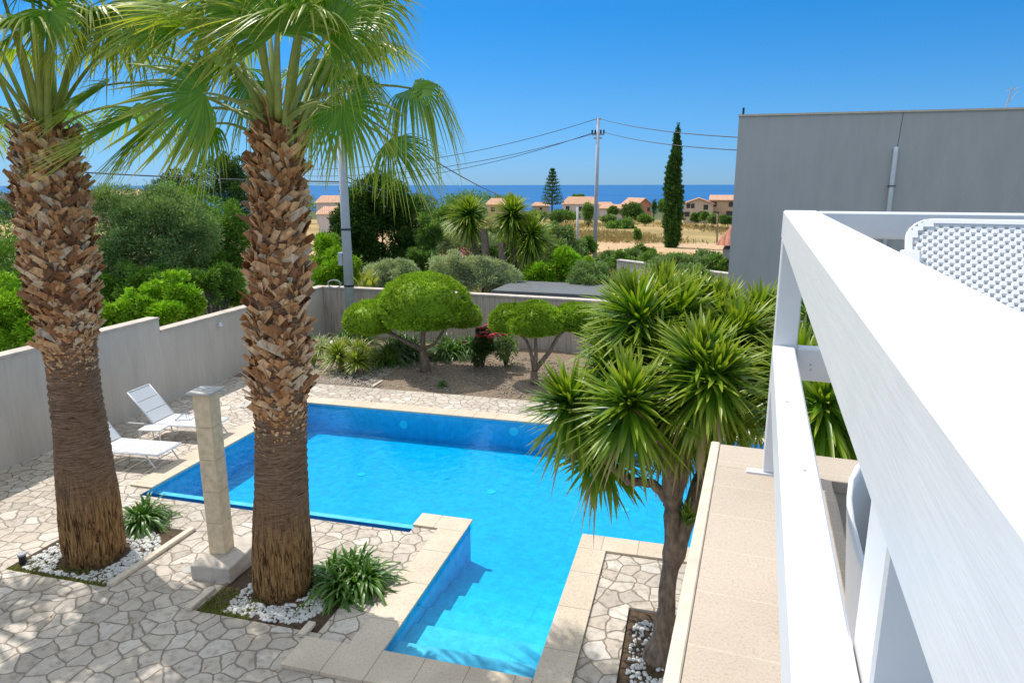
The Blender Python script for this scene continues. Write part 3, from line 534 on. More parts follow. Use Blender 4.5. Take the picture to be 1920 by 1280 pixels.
# ================================================================ FURNITURE BY THE POOL
def column():
    t=thing('shower_column','slim square cream stone column with a flat grey cap on a block base','column',(-5.98,7.08,0),R(6))
    w2=.115
    z=.2
    for k in range(5):
        h=.445; b=MB().box((-w2,-w2,z),(w2,w2,z+h-.004),.006); b.build('stone_block','column_stone',t); z+=h
    MB().box((-.165,-.165,z-.003),(.165,.165,z+.03),.006).build('cap','cap_stone',t)
    MB().box((-.20,-.42,-.02),(.36,.38,.2),.012).build('base','base_stone',t)
    MB().tube([(-.12,-.02,.62),(-.17,-.02,.62),(-.17,-.02,.58)],.018,8).build('tap','steel',t)
column()
def lounger(loc,rz,label,L_=1.25,back=.78,ang=50,group='white sun loungers by the pool'):
    """head towards -x, foot at +x end; origin under the foot end centre"""
    t=thing('sun_lounger',label,'sun lounger',loc,rz,group); w2=.31; z=.32; a=R(ang)
    mb=MB(); mb.tube([(0,-w2,z),(0,w2,z)],.016,8)
    for s in (-1,1): mb.tube([(0,s*w2,z),(-L_-.62,s*w2,z-.01)],.016,8)
    mb.build('frame','white_metal',t,True)
    for x0,x1 in ((-.28,-.06),(-1.45,-1.72)):
        for s in (-1,1): MB().tube([(x0,s*(w2-.02),z),(x1,s*(w2-.02),0)],.014,8).build('leg','white_metal',t,True)
    for q_ in (-.2,-1.5): MB().tube([(q_,-w2,.14),(q_,w2,.14)],.01,6).build('crossbar','white_metal',t,True)
    mb=MB()
    for k in range(3): x0=-.02-k*L_/3; mb.box((x0-L_/3+.012,-w2+.01,z+.004),(x0,w2-.01,z+.02),.004)
    mb.build('seat','sling',t)
    hx=-L_-.02; dx,dz=-math.cos(a),math.sin(a)
    M=Matrix(((dx,0,dz,hx),(0,1,0,0),(dz,0,-dx,z+.01),(0,0,0,1)))
    mb=MB()
    for k in range(3): mb.box((.02+k*back/3,-w2+.012,-.008),(.02+(k+1)*back/3-.014,w2-.012,.008),.004,M)
    b=mb.build('backrest','sling',t)
    mb=MB()
    for s in (-1,1): mb.tube([M@Vector((0,s*w2,0)),M@Vector((back+.03,s*w2,0))],.015,8)
    mb.tube([M@Vector((back+.03,-w2,0)),M@Vector((back+.03,w2,0))],.015,8)
    q=MB().V
    mb.tube([M@Vector((back*.55,0,-.02)),(hx-.55,0,z-.01)],.01,6); mb.build('backrest_frame','white_metal',b,True)
    return t
lounger((-9.12,11.12,0),R(4),'white sun lounger beyond the small side table, with the wire rack on it')
lounger((-9.08,9.68,0),R(4),'white sun lounger half hidden behind the left palm trunk')
st=thing('side_table','small square white side table between the two sun loungers','table',(-10.24,10.62,0),R(10))
MB().box((-.23,-.23,.30),(.23,.23,.325),.006).build('tabletop','sling',st)
for sx,sy in ((-1,-1),(-1,1),(1,-1),(1,1)): MB().tube([(sx*.2,sy*.2,.3),(sx*.21,sy*.21,0)],.013,8).build('leg','white_metal',st)
cd=thing('wire_rack','small folding wire rack lying on the farther sun lounger','rack',(-9.95,11.15,.345),R(15))
mb=MB(); mb.tube([(-.16,-.16,.01),(.16,-.16,.01),(.16,.16,.01),(-.16,.16,.01),(-.16,-.16,.01)],.007,5)
for sx,sy in ((-1,-1),(1,-1),(1,1),(-1,1)): mb.tube([(sx*.16,sy*.16,.01),(0,0,.15)],.006,5)
mb.tube([(0,0,.0),(0,0,.2)],.006,5); mb.build('wire_frame','steel',cd)
tag(MB().box((-10.0,12.9,.004),(-9.3,14.3,.02),.004).build('hatch_cover','cap_stone'),'flat grey slab set in the paving beyond the loungers','hatch')
dc=MB().tube([(-6.31,6.82,.002),(-6.31,6.82,.008)],.085,18); tag(dc.build('drain_cover','cap_stone'),'round grey drain cover in the shaded paving beside the column base','drain cover')
gl_=thing('garden_spotlight','small dark spotlight with a metal cap in the corner of the left palm bed','spotlight',(-8.62,6.38,0))
MB().tube([(0,0,-.03),(0,0,.12)],.045,12).build('body','black',gl_); MB().tube([(0,0,.12),(0,0,.145)],.055,14).build('cap','steel',gl_)
for (x0,y0,x1,y1,lb) in ((-7.07,6.22,-6.97,7.75,'stone kerb along the right side of the left palm bed'),(-4.14,5.96,-4.045,6.2,'short stone kerb stub beside the pool step corner'),(-5.74,6.05,-5.64,6.5,'short stone kerb beside the column base')):
    tag(MB().box((x0,y0,.002),(x1,y1,.055),.008).build('kerb','stone_edge'),lb,'kerb')
# ================================================================ PALMS
def palm(name,label,bx,by,lean,z0b,ztop,prof,seed,fronds,nb):
    t=thing(name,label,'palm tree',(bx,by,0)); rng=np.random.default_rng(seed)
    cxf=lambda z: lean*z
    rad=lambda z: float(np.interp(z,[p[0] for p in prof],[p[1] for p in prof]))
    nu,nv=96,170; V=[]
    ph=rng.uniform(0,6,8)
    for j in range(nv+1):
        z=-.05+(ztop+.15)*j/nv; r0=rad(z)
        for i in range(nu):
            a=2*PI*i/nu
            up_=min(1,max(0,(z-1.)/.8))
            d=.010*math.sin(a*31+1.5*math.sin(z*3+ph[0])+3*math.sin(a*2+ph[1]))*(1-up_)+up_*.010*math.sin(z*62+2*math.sin(a*3+ph[2])+1.3*math.sin(a*7+ph[3]+z*2))+.008*math.sin(a*5+ph[4]+z*1.7)*math.sin(z*5+ph[5])+rng.uniform(-.003,.003)
            V.append((cxf(z)+(r0+d)*math.cos(a),(r0+d)*math.sin(a),z))
    Fc=[(j*nu+i,j*nu+(i+1)%nu,(j+1)*nu+(i+1)%nu,(j+1)*nu+i) for j in range(nv) for i in range(nu)]
    raw('trunk',V,Fc,'palm_trunk',t,True)
    # cut leaf bases, criss-cross
    V=[];Fc=[]
    def boot(a,z,L0,wd,flare,lean_,r0,tipw,curl):
        c,s=math.cos(a),math.sin(a); rad_=np.array([c,s,0.]); tan_=np.array([-s,c,0.]); upv=np.array([0,0,1.])
        base=np.array([cxf(z),0,z])+rad_*(r0-.02); b0=len(V); ns=5
        for j in range(ns+1):
            tt=j/ns; out=flare*(tt**1.3); p=base+rad_*(out*L0)+upv*(L0*tt*math.sqrt(max(.1,1-flare**2*.8)))+tan_*(lean_*L0*tt)
            w_=wd*(1-tt)+tipw*tt; nd=nrm(rad_*.9-upv*flare*.5)
            for sgn in (-1,-.35,.35,1):
                q=p+nrm(tan_-upv*lean_*.55)*(sgn*w_*.5)-nd*(abs(sgn)**1.5*w_*curl)
                V.append(tuple(q)); 
            for sgn in (-1,-.35,.35,1):
                q=p+nrm(tan_-upv*lean_*.55)*(sgn*w_*.5)-nd*(abs(sgn)**1.5*w_*curl+.014*(1-.4*tt)); V.append(tuple(q))
        for j in range(ns):
            k=b0+j*8
            for i in range(3): Fc.append((k+i,k+i+1,k+8+i+1,k+8+i)); Fc.append((k+4+i,k+12+i,k+12+i+1,k+4+i+1))
            Fc.append((k,k+8,k+12,k+4)); Fc.append((k+3,k+7,k+15,k+11))
        k=b0+ns*8
        for i in range(3): Fc.append((k+i,k+i+1,k+5+i,k+4+i))
    for i in range(nb):
        f=(i+rng.uniform(-.3,.3))/nb; z=z0b+(ztop-z0b)*max(0,f)*.97; a=i*2.39996+rng.uniform(-.12,.12)
        big=rng.uniform()
        sg=1 if (i%2) else -1
        boot(a,z,rng.uniform(.10,.20)*(1.6 if big>.95 else 1),rng.uniform(.065,.15),rng.uniform(.14,.5)*(1.4 if big>.9 else 1),(sg*rng.uniform(.6,1.7) if .25<big<.95 else rng.uniform(-.25,.25)),rad(z),rng.uniform(.03,.09),rng.uniform(-.35,.6))
    # ragged transition: short stubs low down
    for i in range(int(nb*.45)):
        z=z0b-abs(rng.normal())*.26; q_=max(0,1-(z0b-z)/.5); boot(rng.uniform(0,2*PI),z,rng.uniform(.04,.07)+.07*q_,rng.uniform(.03,.06)+.06*q_,rng.uniform(.2,.5),rng.uniform(-.6,.6),rad(z),.02,.1)
    raw('leaf_bases',V,Fc,'leaf_base',t)
    # fibre strands in the crown
    mb=MB()
    for i in range(90):
        a=rng.uniform(0,2*PI); z=ztop-rng.uniform(-.25,.7); p=np.array([cxf(z)+rad(z)*.8*math.cos(a),rad(z)*.8*math.sin(a),z]); q=p+np.array([math.cos(a)*.14,math.sin(a)*.14,rng.uniform(.1,.35)]); mb.tube([p,(p+q)/2+np.array([0,0,.03]),q],[.012,.009,.003],4)
    mb.build('crown_fibre','leaf_base',t)
    cb=np.array([cxf(ztop),0,ztop])
    for fr_ in fronds: frond(t,cb,np.array([bx,by,0]),rng,**fr_)
    return t
WIND=np.array([-.55,-.12,-.05])
def frond(t,cb,org,rng,hub,axis,R_=.85,normal=None,span=225,droop=.7,wind=.5,N=52,solid=0.,base=None,yel=0.,mat='palm_blade'):
    hub=np.array(hub,float)-org; axis=nrm(np.array(axis,float))
    d0=hub-cb; ang=math.atan2(d0[1],d0[0])
    b0=cb+np.array([math.cos(ang)*.16,math.sin(ang)*.16,rng.uniform(-.25,.25)]) if base is None else base
    ctrl=(b0+hub)/2+np.array([0,0,.16*np.linalg.norm(d0)])+nrm(d0)*.0
    pts=[];n=9
    for i in range(n+1):
        s=i/n; pts.append((1-s)**2*b0+2*s*(1-s)*ctrl+s*s*hub)
    if normal is None:
        side=np.cross(axis,np.array([0,0,1.])); normal=np.cross(side,axis)
    normal=np.array(normal,float); normal=nrm(normal-axis*normal.dot(axis)); side=np.cross(axis,normal)
    ts=np.array([.02,.12,.24,.36,.48,.6,.7,.8,.9,1.0]); sp=R(span); half=sp/N/2
    V=[];Fc=[];A=[]
    for i in range(N):
        phi=-sp/2+sp*(i+.5)/N; d=axis*math.cos(phi)+side*math.sin(phi); perp=-axis*math.sin(phi)+side*math.cos(phi)
        Ri=R_*(.74+.26*math.cos(phi*.62))*rng.uniform(.92,1.06); dr=droop*rng.uniform(.7,1.45); wn=wind*rng.uniform(.5,1.6); split=rng.uniform(.48,.6)+solid; b=len(V); tw=rng.uniform(-.5,.5); jit=rng.normal(size=3)*.10
        for t_ in ts:
            w_=t_*Ri*math.tan(half) if t_<=split else split*Ri*math.tan(half)*max(.05,(1-(t_-split)/(1-split))**.75)
            x=max(0,t_-.38); p=hub+d*(Ri*t_*(1-.20*dr*x))-normal*(.10*R_*math.cos(phi)*t_**2*1.2)+WIND*(wn*Ri*x**1.6)*1.5+jit*x*Ri
            p=p+np.array([0,0,-1])*(dr*Ri*x**1.55*1.5)
            pr=perp; nn=normal*(.62*w_)
            if t_>split: a_=tw*(t_-split)/(1-split); pr=perp*math.cos(a_)+normal*math.sin(a_)
            V+= [p-pr*w_-nn*.5,p+nn*.5,p+pr*w_-nn*.5]; A+=[t_+yel]*3
        for j in range(len(ts)-1):
            k=b+j*3; Fc+=[(k,k+1,k+4,k+3),(k+1,k+2,k+5,k+4)]
    for i in range(12):
        phi=rng.uniform(-sp/2,sp/2); d=axis*math.cos(phi)+side*math.sin(phi); p=hub+d*R_*.47; b=len(V); l=rng.uniform(.15,.4)
        for j in range(4): q=p+WIND*l*(j/3)**1.3*1.1+np.array([rng.normal()*.02,rng.normal()*.02,-l*(j/3)]); V+=[q,q+np.array([.004,.003,0])]; A+=[1,1]
        for j in range(3): k=b+j*2; Fc.append((k,k+1,k+3,k+2))
    fr=raw('frond',V,np.array(Fc[:-36]) if False else [tuple(f) for f in Fc],mat,t,False,A)
    MB().tube(pts,[.042*(1-.55*i/n)+.002 for i in range(n+1)],8,flat=.5).build('petiole','petiole',fr,True)
    return fr
def auto_fronds(bx,by,lean,ztop,specs,seed):
    rg=random.Random(seed); o=[]
    c=np.array([bx+lean*ztop,by,ztop])
    for az_,el_,L_,Rr in specs:
        a=R(az_+rg.uniform(-6,6)); e=R(el_+rg.uniform(-5,5)); d=np.array([math.cos(a)*math.cos(e),math.sin(a)*math.cos(e),math.sin(e)])
        hub=c+d*L_+np.array([0,0,-.10*L_*math.cos(e)])+np.array([0,0,.1]); e2=e-R(28 if el_>10 else 18); ax=np.array([math.cos(a)*math.cos(e2),math.sin(a)*math.cos(e2),math.sin(e2)])
        o.append(dict(hub=hub,axis=ax,R_=Rr*rg.uniform(.93,1.07),droop=rg.uniform(.25,.6),wind=rg.uniform(.15,.45)))
    return o
P2x,P2y,P2z=-4.88,6.79,5.62; P1x,P1y,P1z=-7.84,6.80,5.62
def ex(hub,tip,y,y2=None,R_=.85,normal=None,**k):
    h=at(hub[0],hub[1],y); q=at(tip[0],tip[1],y2 or y); return dict(hub=h,axis=q-h,R_=R_,normal=normal,**k)
f2=[ex((383,175),(235,205),5.9,5.7,.86,(0,-.9,.45),droop=.2,wind=.6,solid=.08),
    ex((772,166),(870,185),6.9,6.8,.68,(-.2,-.45,.87),droop=1.25,wind=-.1),
    ex((642,198),(690,285),6.2,6.0,.66,(.1,-.9,.4),droop=.45,wind=.1),
    ex((668,150),(740,185),7.4,7.4,.55,(0,-.4,.9),droop=1.0,wind=0),
    ex((728,262),(815,320),7.1,7.0,.72,(0,-.5,.85),droop=.6,wind=-.15,span=150),
    ex((668,40),(735,-60),6.9,6.9,.82,(-.5,-.8,.2),droop=.5,wind=.1),
    ex((470,22),(400,-60),6.1,6.0,.85,(.1,-.9,.4),droop=.4,wind=.4),
    ex((340,40),(190,0),6.5,6.4,.9,(0,-.6,.8),droop=.3,wind=.5),
    ex((250,222),(70,265),6.6,6.5,1.0,(0,-.5,.85),droop=.15,wind=.9,span=120,yel=.12),
    ex((300,232),(170,290),7.1,7.0,.85,(0,-.5,.85),droop=.5,wind=.7,span=160),
    ex((390,235),(330,330),7.3,7.2,.72,(0,-.8,.5),droop=.5,wind=.4),
    ex((440,100),(300,90),7.6,7.7,.9,(0,-.5,.85),droop=.9,wind=.6),
    ex((560,10),(590,-120),7.0,7.0,.85,(0,-.95,.2),droop=.4,wind=.3),
    ex((520,60),(480,-60),6.0,5.9,.85,(.1,-.95,.2),droop=.35,wind=.4),
    ex((620,60),(700,-10),6.3,6.3,.8,(0,-.9,.4),droop=.5,wind=.1),
    ex((690,20),(760,-40),7.4,7.4,.8,(-.3,-.8,.4),droop=.7,wind=.1),
    ex((200,160),(50,210),6.9,6.8,.9,(0,-.5,.85),droop=.2,wind=.8,span=140,yel=.12),
    ex((470,150),(420,240),7.6,7.5,.7,(0,-.8,.5),droop=.6,wind=.3),
    ex((590,200),(600,290),7.5,7.4,.6,(0,-.8,.5),droop=.6,wind=.1),
    ex((610,110),(660,180),7.9,8.1,.8,(0,-.5,.85),droop=.9,wind=.1),
    ex((300,10),(150,-60),6.9,6.9,.95,(0,-.6,.8),droop=.7,wind=.6)]
f2+=auto_fronds(P2x,P2y,.077,P2z,[(90,35,1.2,.85),(60,55,1.2,.85),(120,62,1.2,.85),(150,40,1.25,.9),(30,45,1.2,.85),(200,72,1.2,.85),(280,70,1.15,.85),(320,50,1.15,.85),(0,72,1.2,.8),(235,55,1.1,.85),(340,62,1.2,.85)],5)
palm('fan_palm','tall fan palm left of the pool centre, its trunk standing beside the column',P2x,P2y,.077,2.42,P2z,[(0,.33),(.12,.365),(.5,.36),(1.0,.33),(1.6,.305),(2.2,.295),(3.2,.275),(4.5,.255),(5.3,.21),(5.9,.1)],21,f2,1180)
f1=auto_fronds(P1x,P1y,.03,P1z+.25,[(0,48,1.3,.9),(-25,60,1.35,.9),(30,40,1.3,.9),(60,62,1.3,.9),(90,40,1.3,.9),(120,58,1.3,.9),(150,42,1.3,.9),(180,55,1.3,.9),(205,25,1.2,.9),(230,60,1.25,.85),(260,45,1.15,.85),(290,68,1.2,.9),(320,42,1.2,.85),(345,80,1.2,.9),(170,8,1.25,.9),(130,10,1.2,.9),(75,12,1.2,.9),(20,78,1.3,.85)],9)
f1+=[ex((210,10),(300,60),6.9,6.9,.8,(0,-.5,.85),droop=.9,wind=.3),ex((30,60),(-60,120),6.1,6.0,.8,(0,-.5,.85),droop=.5,wind=.6,yel=.1),ex((95,20),(110,110),6.0,5.9,.6,(0,-.9,.4),droop=.3,wind=.4)]
f3=auto_fronds(-11.0,6.7,0,5.9,[(a_,e_,1.3,.95) for a_,e_ in ((0,20),(40,45),(80,25),(120,50),(160,20),(200,45),(240,20),(280,45),(320,22),(20,70),(140,70),(260,70),(300,60),(60,8),(340,50),(220,65))],17)
palm('fan_palm.001','thicker fan palm at the left edge, its trunk standing in its own pebble bed',P1x,P1y,.035,2.95,P1z,[(0,.34),(.15,.38),(.6,.375),(1.2,.345),(2.0,.31),(2.9,.285),(3.4,.315),(4.0,.355),(4.9,.335),(5.4,.27),(5.9,.12)],33,f1,1400)
palm('added_shade_palm','unseen fan palm added outside the left edge of the view to cast frond shade',-11.0,6.7,0,3.0,5.9,[(0,.36),(.5,.36),(2,.3),(3,.28),(5,.3),(5.6,.24),(6.2,.1)],35,f3,420)  # unseen palm, added only to throw frond shade on the paving
pebbles('white pebbles spread around the foot of the left palm',ringpts(P1x,P1y-.02,.44,.83,(-8.66,-7.1,6.25,7.7),1000,3,sq=1.0),.017,.036,'pebble',1)
pebbles('white pebbles spread around the foot of the palm beside the column',ringpts(P2x+.02,P2y-.03,.37,.80,(-5.35,-4.1,6.12,7.3),820,4),.017,.036,'pebble',2)
pebbles('white pebbles in the narrow bed at the foot of the yucca tree',ringpts(-.22,6.5,.18,1.1,(-.5,.08,5.35,7.3),420,5,sq=.35),.017,.034,'pebble',6)
# ================================================================ STRAP-LEAF CLUMPS
def clump(name,label,c,n,L_,W,seed,mat='strap_blade',el=(5,88),droop=.75,k=1,spread=.12,cat='plant',group=None,wind=(0,0,0)):
    rng=np.random.default_rng(seed); parts=[]
    for i in range(k): parts.append(rosette((rng.normal()*spread,rng.normal()*spread,.03),n//k,L_,W,rng,el[0],el[1],droop,wind=wind,seg=5))
    V,Fc,A=joinR(parts); o=raw(name,V,Fc,mat,None,False,A); o.location=[float(q) for q in c]; return tag(o,label,cat,group)
clump('strap_leaf_plant','dense dark green strap leaf clump beside the palm trunk near the pool',(-4.05,7.10,0),640,.74,.044,11,k=8,spread=.15,droop=.75)
clump('strap_leaf_plant','green strap leaf clump half hidden behind the left palm trunk',(-7.95,7.75,0),380,.72,.04,12,k=5,spread=.12,mat='strap_blade',droop=.9)
clump('strap_leaf_plant','small green tuft peeking out left of the left palm trunk',(-8.55,7.35,0),30,.36,.03,13,mat='lime_blade')
# ================================================================ YUCCAS
def yucca(name,label,base,trunkpts,heads,seed,L_=.62,W=.045,n=95,cat='yucca',mat='yucca_blade',group=None,el=(-65,88),droop=.22,wind=(0,0,0)):
    """trunkpts: list of (points,radii) in world; heads: (point, axis)"""
    t=thing(name,label,cat,base,0,group); off=np.array(base); rng=np.random.default_rng(seed)
    mb=MB()
    for P_,r_ in trunkpts: 
        pts=[np.array(p)-off for p in P_]; fine=[];rf=[]
        for i in range(len(pts)-1):
            for s in np.linspace(0,1,5,endpoint=False): fine.append(pts[i]*(1-s)+pts[i+1]*s+rng.normal(size=3)*.008); rf.append((r_[i]*(1-s)+r_[i+1]*s)*rng.uniform(.93,1.08))
        fine.append(pts[-1]); rf.append(r_[-1]); mb.tube(fine,rf,12)
    mb.build('trunk','bark',t,True)
    for j,(p,ax,*sc) in enumerate(heads):
        s=sc[0] if sc else 1; q=np.array(p)-off
        a=rosette(q,int(n*.8),L_*s,W,rng,-25,88,droop*.7,axis=ax,seg=5,wind=wind,core=.05); b=rosette(q-nrm(np.array(ax,float))*.12*s,int(n*.5),L_*1.05*s,W,rng,el[0],10,droop*1.7,axis=ax,seg=5,core=.05)
        V,Fc,A=joinR([a,b]); c=raw('leaf_rosette',V,Fc,mat,t,False,A)
        V,Fc,A=rosette(q-np.array([0,0,.2*s]),10,L_*.9*s,W*.8,rng,-80,-35,.5,seg=4); raw('dead_leaves',V,Fc,'dead_blade',c,False,A)
    return t
hd=[(at(1070,762,7.0),(-.5,-.2,.8),.95),(at(1120,850,7.4),(-.6,-.3,.3),.9),(at(1181,757,6.4),(-.1,-.55,.8),1),(at(1198,598,7.6),(-.3,.1,.9),1.05),(at(1270,600,8.0),(.1,.1,.9),1.0),(at(1314,682,6.7),(0,-.4,.9),1.0),(at(1337,712,6.5),(.35,-.4,.8),.9),(at(1380,632,8.1),(.5,0,.9),1.0),(at(1395,735,7.8),(.6,-.1,.6),.95),(at(1250,770,7.0),(0,-.7,.5),.9),(at(1150,660,7.9),(-.6,.2,.7),.85),(at(1290,800,7.6),(.3,-.2,.4),.85),(at(1240,565,8.4),(0,.2,1),.95),(at(1345,595,8.7),(.3,.2,.9),.95),(at(1300,575,8.8),(.1,.2,1),.9),(at(1420,600,8.8),(.4,.2,.9),.9),(at(1425,700,8.6),(.5,0,.7),.9),(at(1175,580,8.3),(-.3,.2,.9),.9),(at(1240,680,7.4),(-.1,-.3,.9),.95),(at(1290,760,6.9),(.1,-.5,.8),.85),(at(1150,700,7.4),(-.3,-.1,.9),.85)]
b0=np.array([-.16,6.68,0.]); j1=at(1262,948,6.95); j0=at(1258,1060,6.85)
tr=[([b0+np.array([0,0,-.05]),b0+np.array([.02,.02,.25]),j0,j1],[.18,.105,.085,.08]),
    ([j1,at(1225,905,6.9),at(1180,900,6.8),at(1130,860,6.9),hd[0][0]],[.07,.05,.045,.04,.04]),
    ([j1,at(1255,850,6.8),hd[2][0]],[.09,.075,.05]),([j1,at(1262,820,7.1),hd[3][0]],[.09,.07,.045]),([j1,at(1285,830,7.0),hd[5][0]],[.09,.07,.045]),
    ([j0,at(1300,940,7.1),at(1330,850,7.5),hd[7][0]],[.10,.085,.07,.045]),([at(1262,820,7.1),hd[4][0]],[.07,.045]),([at(1330,850,7.5),hd[8][0]],[.06,.045]),([at(1285,830,7.0),hd[6][0]],[.06,.04]),([at(1255,850,6.8),hd[9][0]],[.06,.04]),([at(1262,820,7.1),hd[10][0]],[.05,.04]),([at(1180,900,6.8),hd[1][0]],[.04,.035]),([at(1285,830,7.0),hd[11][0]],[.05,.04]),([hd[4][0]-np.array([0,.1,.5]),hd[12][0]],[.05,.04]),([hd[4][0]-np.array([0,.1,.5]),hd[13][0]],[.05,.04])]+[([at(1262,820,7.1),hd[k][0]],[.05,.035]) for k in (14,17,18,19,20)]+[([at(1330,850,7.5),hd[k][0]],[.05,.035]) for k in (15,16)]
yucca('yucca_tree','large many-headed yucca tree leaning over the pool beside the stone parapet',b0,tr,hd,41,L_=.66,W=.046,n=230,droop=.06)
clump('yucca_shoot','small yucca shoot growing in the fork of the large yucca tree trunk',at(1283,985,6.85),34,.30,.03,44,mat='yucca_blade',el=(35,88),droop=.1,spread=.01,cat='plant')
b1=np.array([1.75,6.6,0.]); h1=[(at(1545,765,6.3),(-.1,-.4,.9)),(at(1500,700,7.2),(-.3,.1,.9)),(at(1590,700,7.4),(.2,.1,.9)),(at(1530,600,8.0),(0,.1,1)),(at(1450,700,8.2),(-.2,0,1)),(at(1640,780,6.6),(.5,-.2,.7))]
yucca('yucca_tree','yucca clump seen through the white railing on the right',b1,[([b1+np.array([0,0,-.05]),(b1+h[0])/2+np.array([0,0,-.1]),h[0]],[.13,.08,.05]) for h in h1],h1,42,L_=.70,W=.042,n=230,droop=.1)
# tall yuccas beyond the back wall
def tally(label,hu,hv,bu,bv,seed,s=1.0):
    h=at(hu,hv,26); b=at(bu,bv,25.8); b[2]=-.05; yucca('tall_yucca',label,b,[([b,(b*.55+h*.45)+np.array([.05,0,-.1]),h-np.array([0,0,.3])],[.17,.13,.10])],[(h,(0,0,1),1)],seed,L_=1.08*s,W=.065,n=420,group='tall yuccas beyond the back wall',el=(-78,88),droop=.12)
tally('tall single-headed yucca beyond the back wall, leftmost of three',878,402,918,490,51); tally('tall yucca beyond the back wall, topmost head of the three',960,402,966,540,52); tally('tall yucca beyond the back wall, rightmost and lowest of three',996,442,968,560,53,1.05)
for (u,v,b_,lab) in ((907,430,485,'bare stump of a cut yucca trunk beside the leftmost tall yucca'),(940,455,500,'thick bare cut trunk standing left of the middle tall yucca')):
    h=at(u,v,25.5); p=at(u+6,b_+60,25.5); tag(MB().tube([(p[0],p[1],-.1),tuple((np.array([p[0],p[1],0])+h)/2+np.array([.05,0,0])),tuple(h)],[.2,.17,.14],10).build('tree_stump','bark',None,True),lab,'stump')
# ================================================================ CLIPPED CLOUD TREES
def cloud_tree(label,base,lob,seed,n,limbs,gx=.0):
    t=thing('cloud_pruned_tree',label,'tree',base); off=np.array(base)
    crown(t,lob,n,.085,.022,'bonsai_leaf',seed,name='crown',core=.74,shell=(.90,.99),upb=.2,lump=.02,flatb=.38)
    mb=MB()
    for P_,r_ in limbs: mb.tube([np.array(p)-off for p in P_],r_,10)
    mb.build('trunk','bark',t,True)
def lo(u,v,y,ru,rv,ry=None):
    p=at(u,v,y); s=np.linalg.norm(p-np.array([0,0,H]))*np.cos(0)/F; rx=ru*s*.97; rz=rv*s*.97; return (p[0],p[1],p[2],rx,ry or rx*.9,rz)
B1=np.array([-6.98,16.73,.05])
l1=[lo(797,570,16.75,88,60),lo(692,602,16.7,48,38),lo(868,596,17.2,36,28),lo(735,580,17.6,42,30),lo(790,600,16.6,72,20),lo(640+75,590,17.8,40,30)]
j=B1+np.array([-.05,0,.62])
cloud_tree('large clipped cloud tree with a wide green dome by the back wall',B1,l1,61,85000,[([B1+np.array([0,0,-.1]),B1+np.array([.02,0,.3]),j],[.15,.11,.10]),([j,at(760,640,16.7),at(738,628,16.7),l1[1][:3]],[.08,.06,.05,.04]),([j,at(793,630,16.7),l1[0][:3]],[.08,.065,.05]),([j,at(815,645,16.8),at(835,615,16.9),l1[2][:3]],[.05,.045,.04,.03])])
B2=np.array([-3.81,16.31,.05])
l2=[lo(1003,605,16.3,54,40),lo(957,603,16.5,40,34),lo(1078,600,16.9,42,32),lo(1110,615,17.2,34,28)]
j=B2+np.array([-.02,0,.35])
cloud_tree('smaller clipped cloud tree between the red roses and the large yucca',B2,l2,62,52000,[([B2+np.array([0,0,-.1]),j],[.12,.09]),([j,at(998,670,16.3),at(988,640,16.3),l2[1][:3]],[.06,.05,.04,.03]),([j,at(1005,670,16.3),l2[0][:3]],[.06,.05,.03]),([j,at(1030,660,16.4),at(1045,632,16.5),l2[2][:3]],[.07,.055,.045,.03])])
# ================================================================ GARDEN BED PLANTS
for (x,y,z,L_,W_,sd,lb) in ((-9.3,16.2,.48,.66,.045,71,'small round-headed yucca in the pale gravel, left of its twin'),(-8.62,16.05,.4,.56,.04,72,'small round-headed yucca in the pale gravel, right of its twin')):
    t=thing('small_yucca',lb,'yucca',(x+.14,y-.06,0),0,'small yuccas in the gravel'); V,Fc,A=rosette((-.14,.06,z),200,L_,W_,np.random.default_rng(sd),-35,88,.15,seg=5); raw('leaf_rosette',V,Fc,'lime_blade',t,False,A)
    MB().tube([(0,0,-.02),(-.06,.03,z*.5),(-.14,.06,z)],[.08,.065,.06],10).build('trunk','bark',t,True)
clump('grass_tuft','upright lime green blades right of the palm trunk at the gravel edge',tuple(gnd(593,690,.05)),60,.75,.05,73,mat='lime_blade',el=(60,89),droop=.2)
clump('ornamental_grass','feathery pale silver grass by the left corner of the back wall',tuple(gnd(612,668,.1)),1300,1.2,.024,74,mat='pale_blade',el=(25,88),droop=.8,k=5,spread=.22)
clump('ornamental_grass','arching green grass between the wall corner and the large cloud tree',tuple(gnd(665,672,.1)),900,1.15,.03,75,mat='lime_blade',el=(25,88),droop=.7,k=4,spread=.25)
clump('grass_tuft','small yellow-green tuft left of the large cloud tree trunk',tuple(gnd(728,690,.05)),120,.75,.045,76,mat='lime_blade',el=(35,88),droop=.3)
clump('strap_leaf_plant','low green tuft on the soil in front of the large cloud tree',tuple(gnd(828,722,.03)),60,.22,.03,77,el=(10,80))
clump('strap_leaf_plant','wide mound of dark grassy leaves behind the large cloud tree trunk',tuple(gnd(765,668,.12)),1300,1.4,.036,78,mat='strap_blade',el=(20,88),droop=.9,k=8,spread=.45)
clump('strap_leaf_plant','dark grassy mound behind the large cloud tree, right of its trunk',tuple(gnd(850,664,.12)),1000,1.25,.036,79,mat='strap_blade',el=(20,88),droop=.9,k=7,spread=.4)
clump('ornamental_grass','leafy green grass between the small yuccas and the large cloud tree',tuple(gnd(700,680,.1)),500,.8,.03,179,mat='lime_blade',el=(25,88),droop=.7,k=4,spread=.25)
clump('strap_leaf_plant','low green plants at the wall corner behind the silver grass',tuple(gnd(640,650,.12)),600,1.1,.04,180,el=(20,88),droop=.8,k=5,spread=.35)
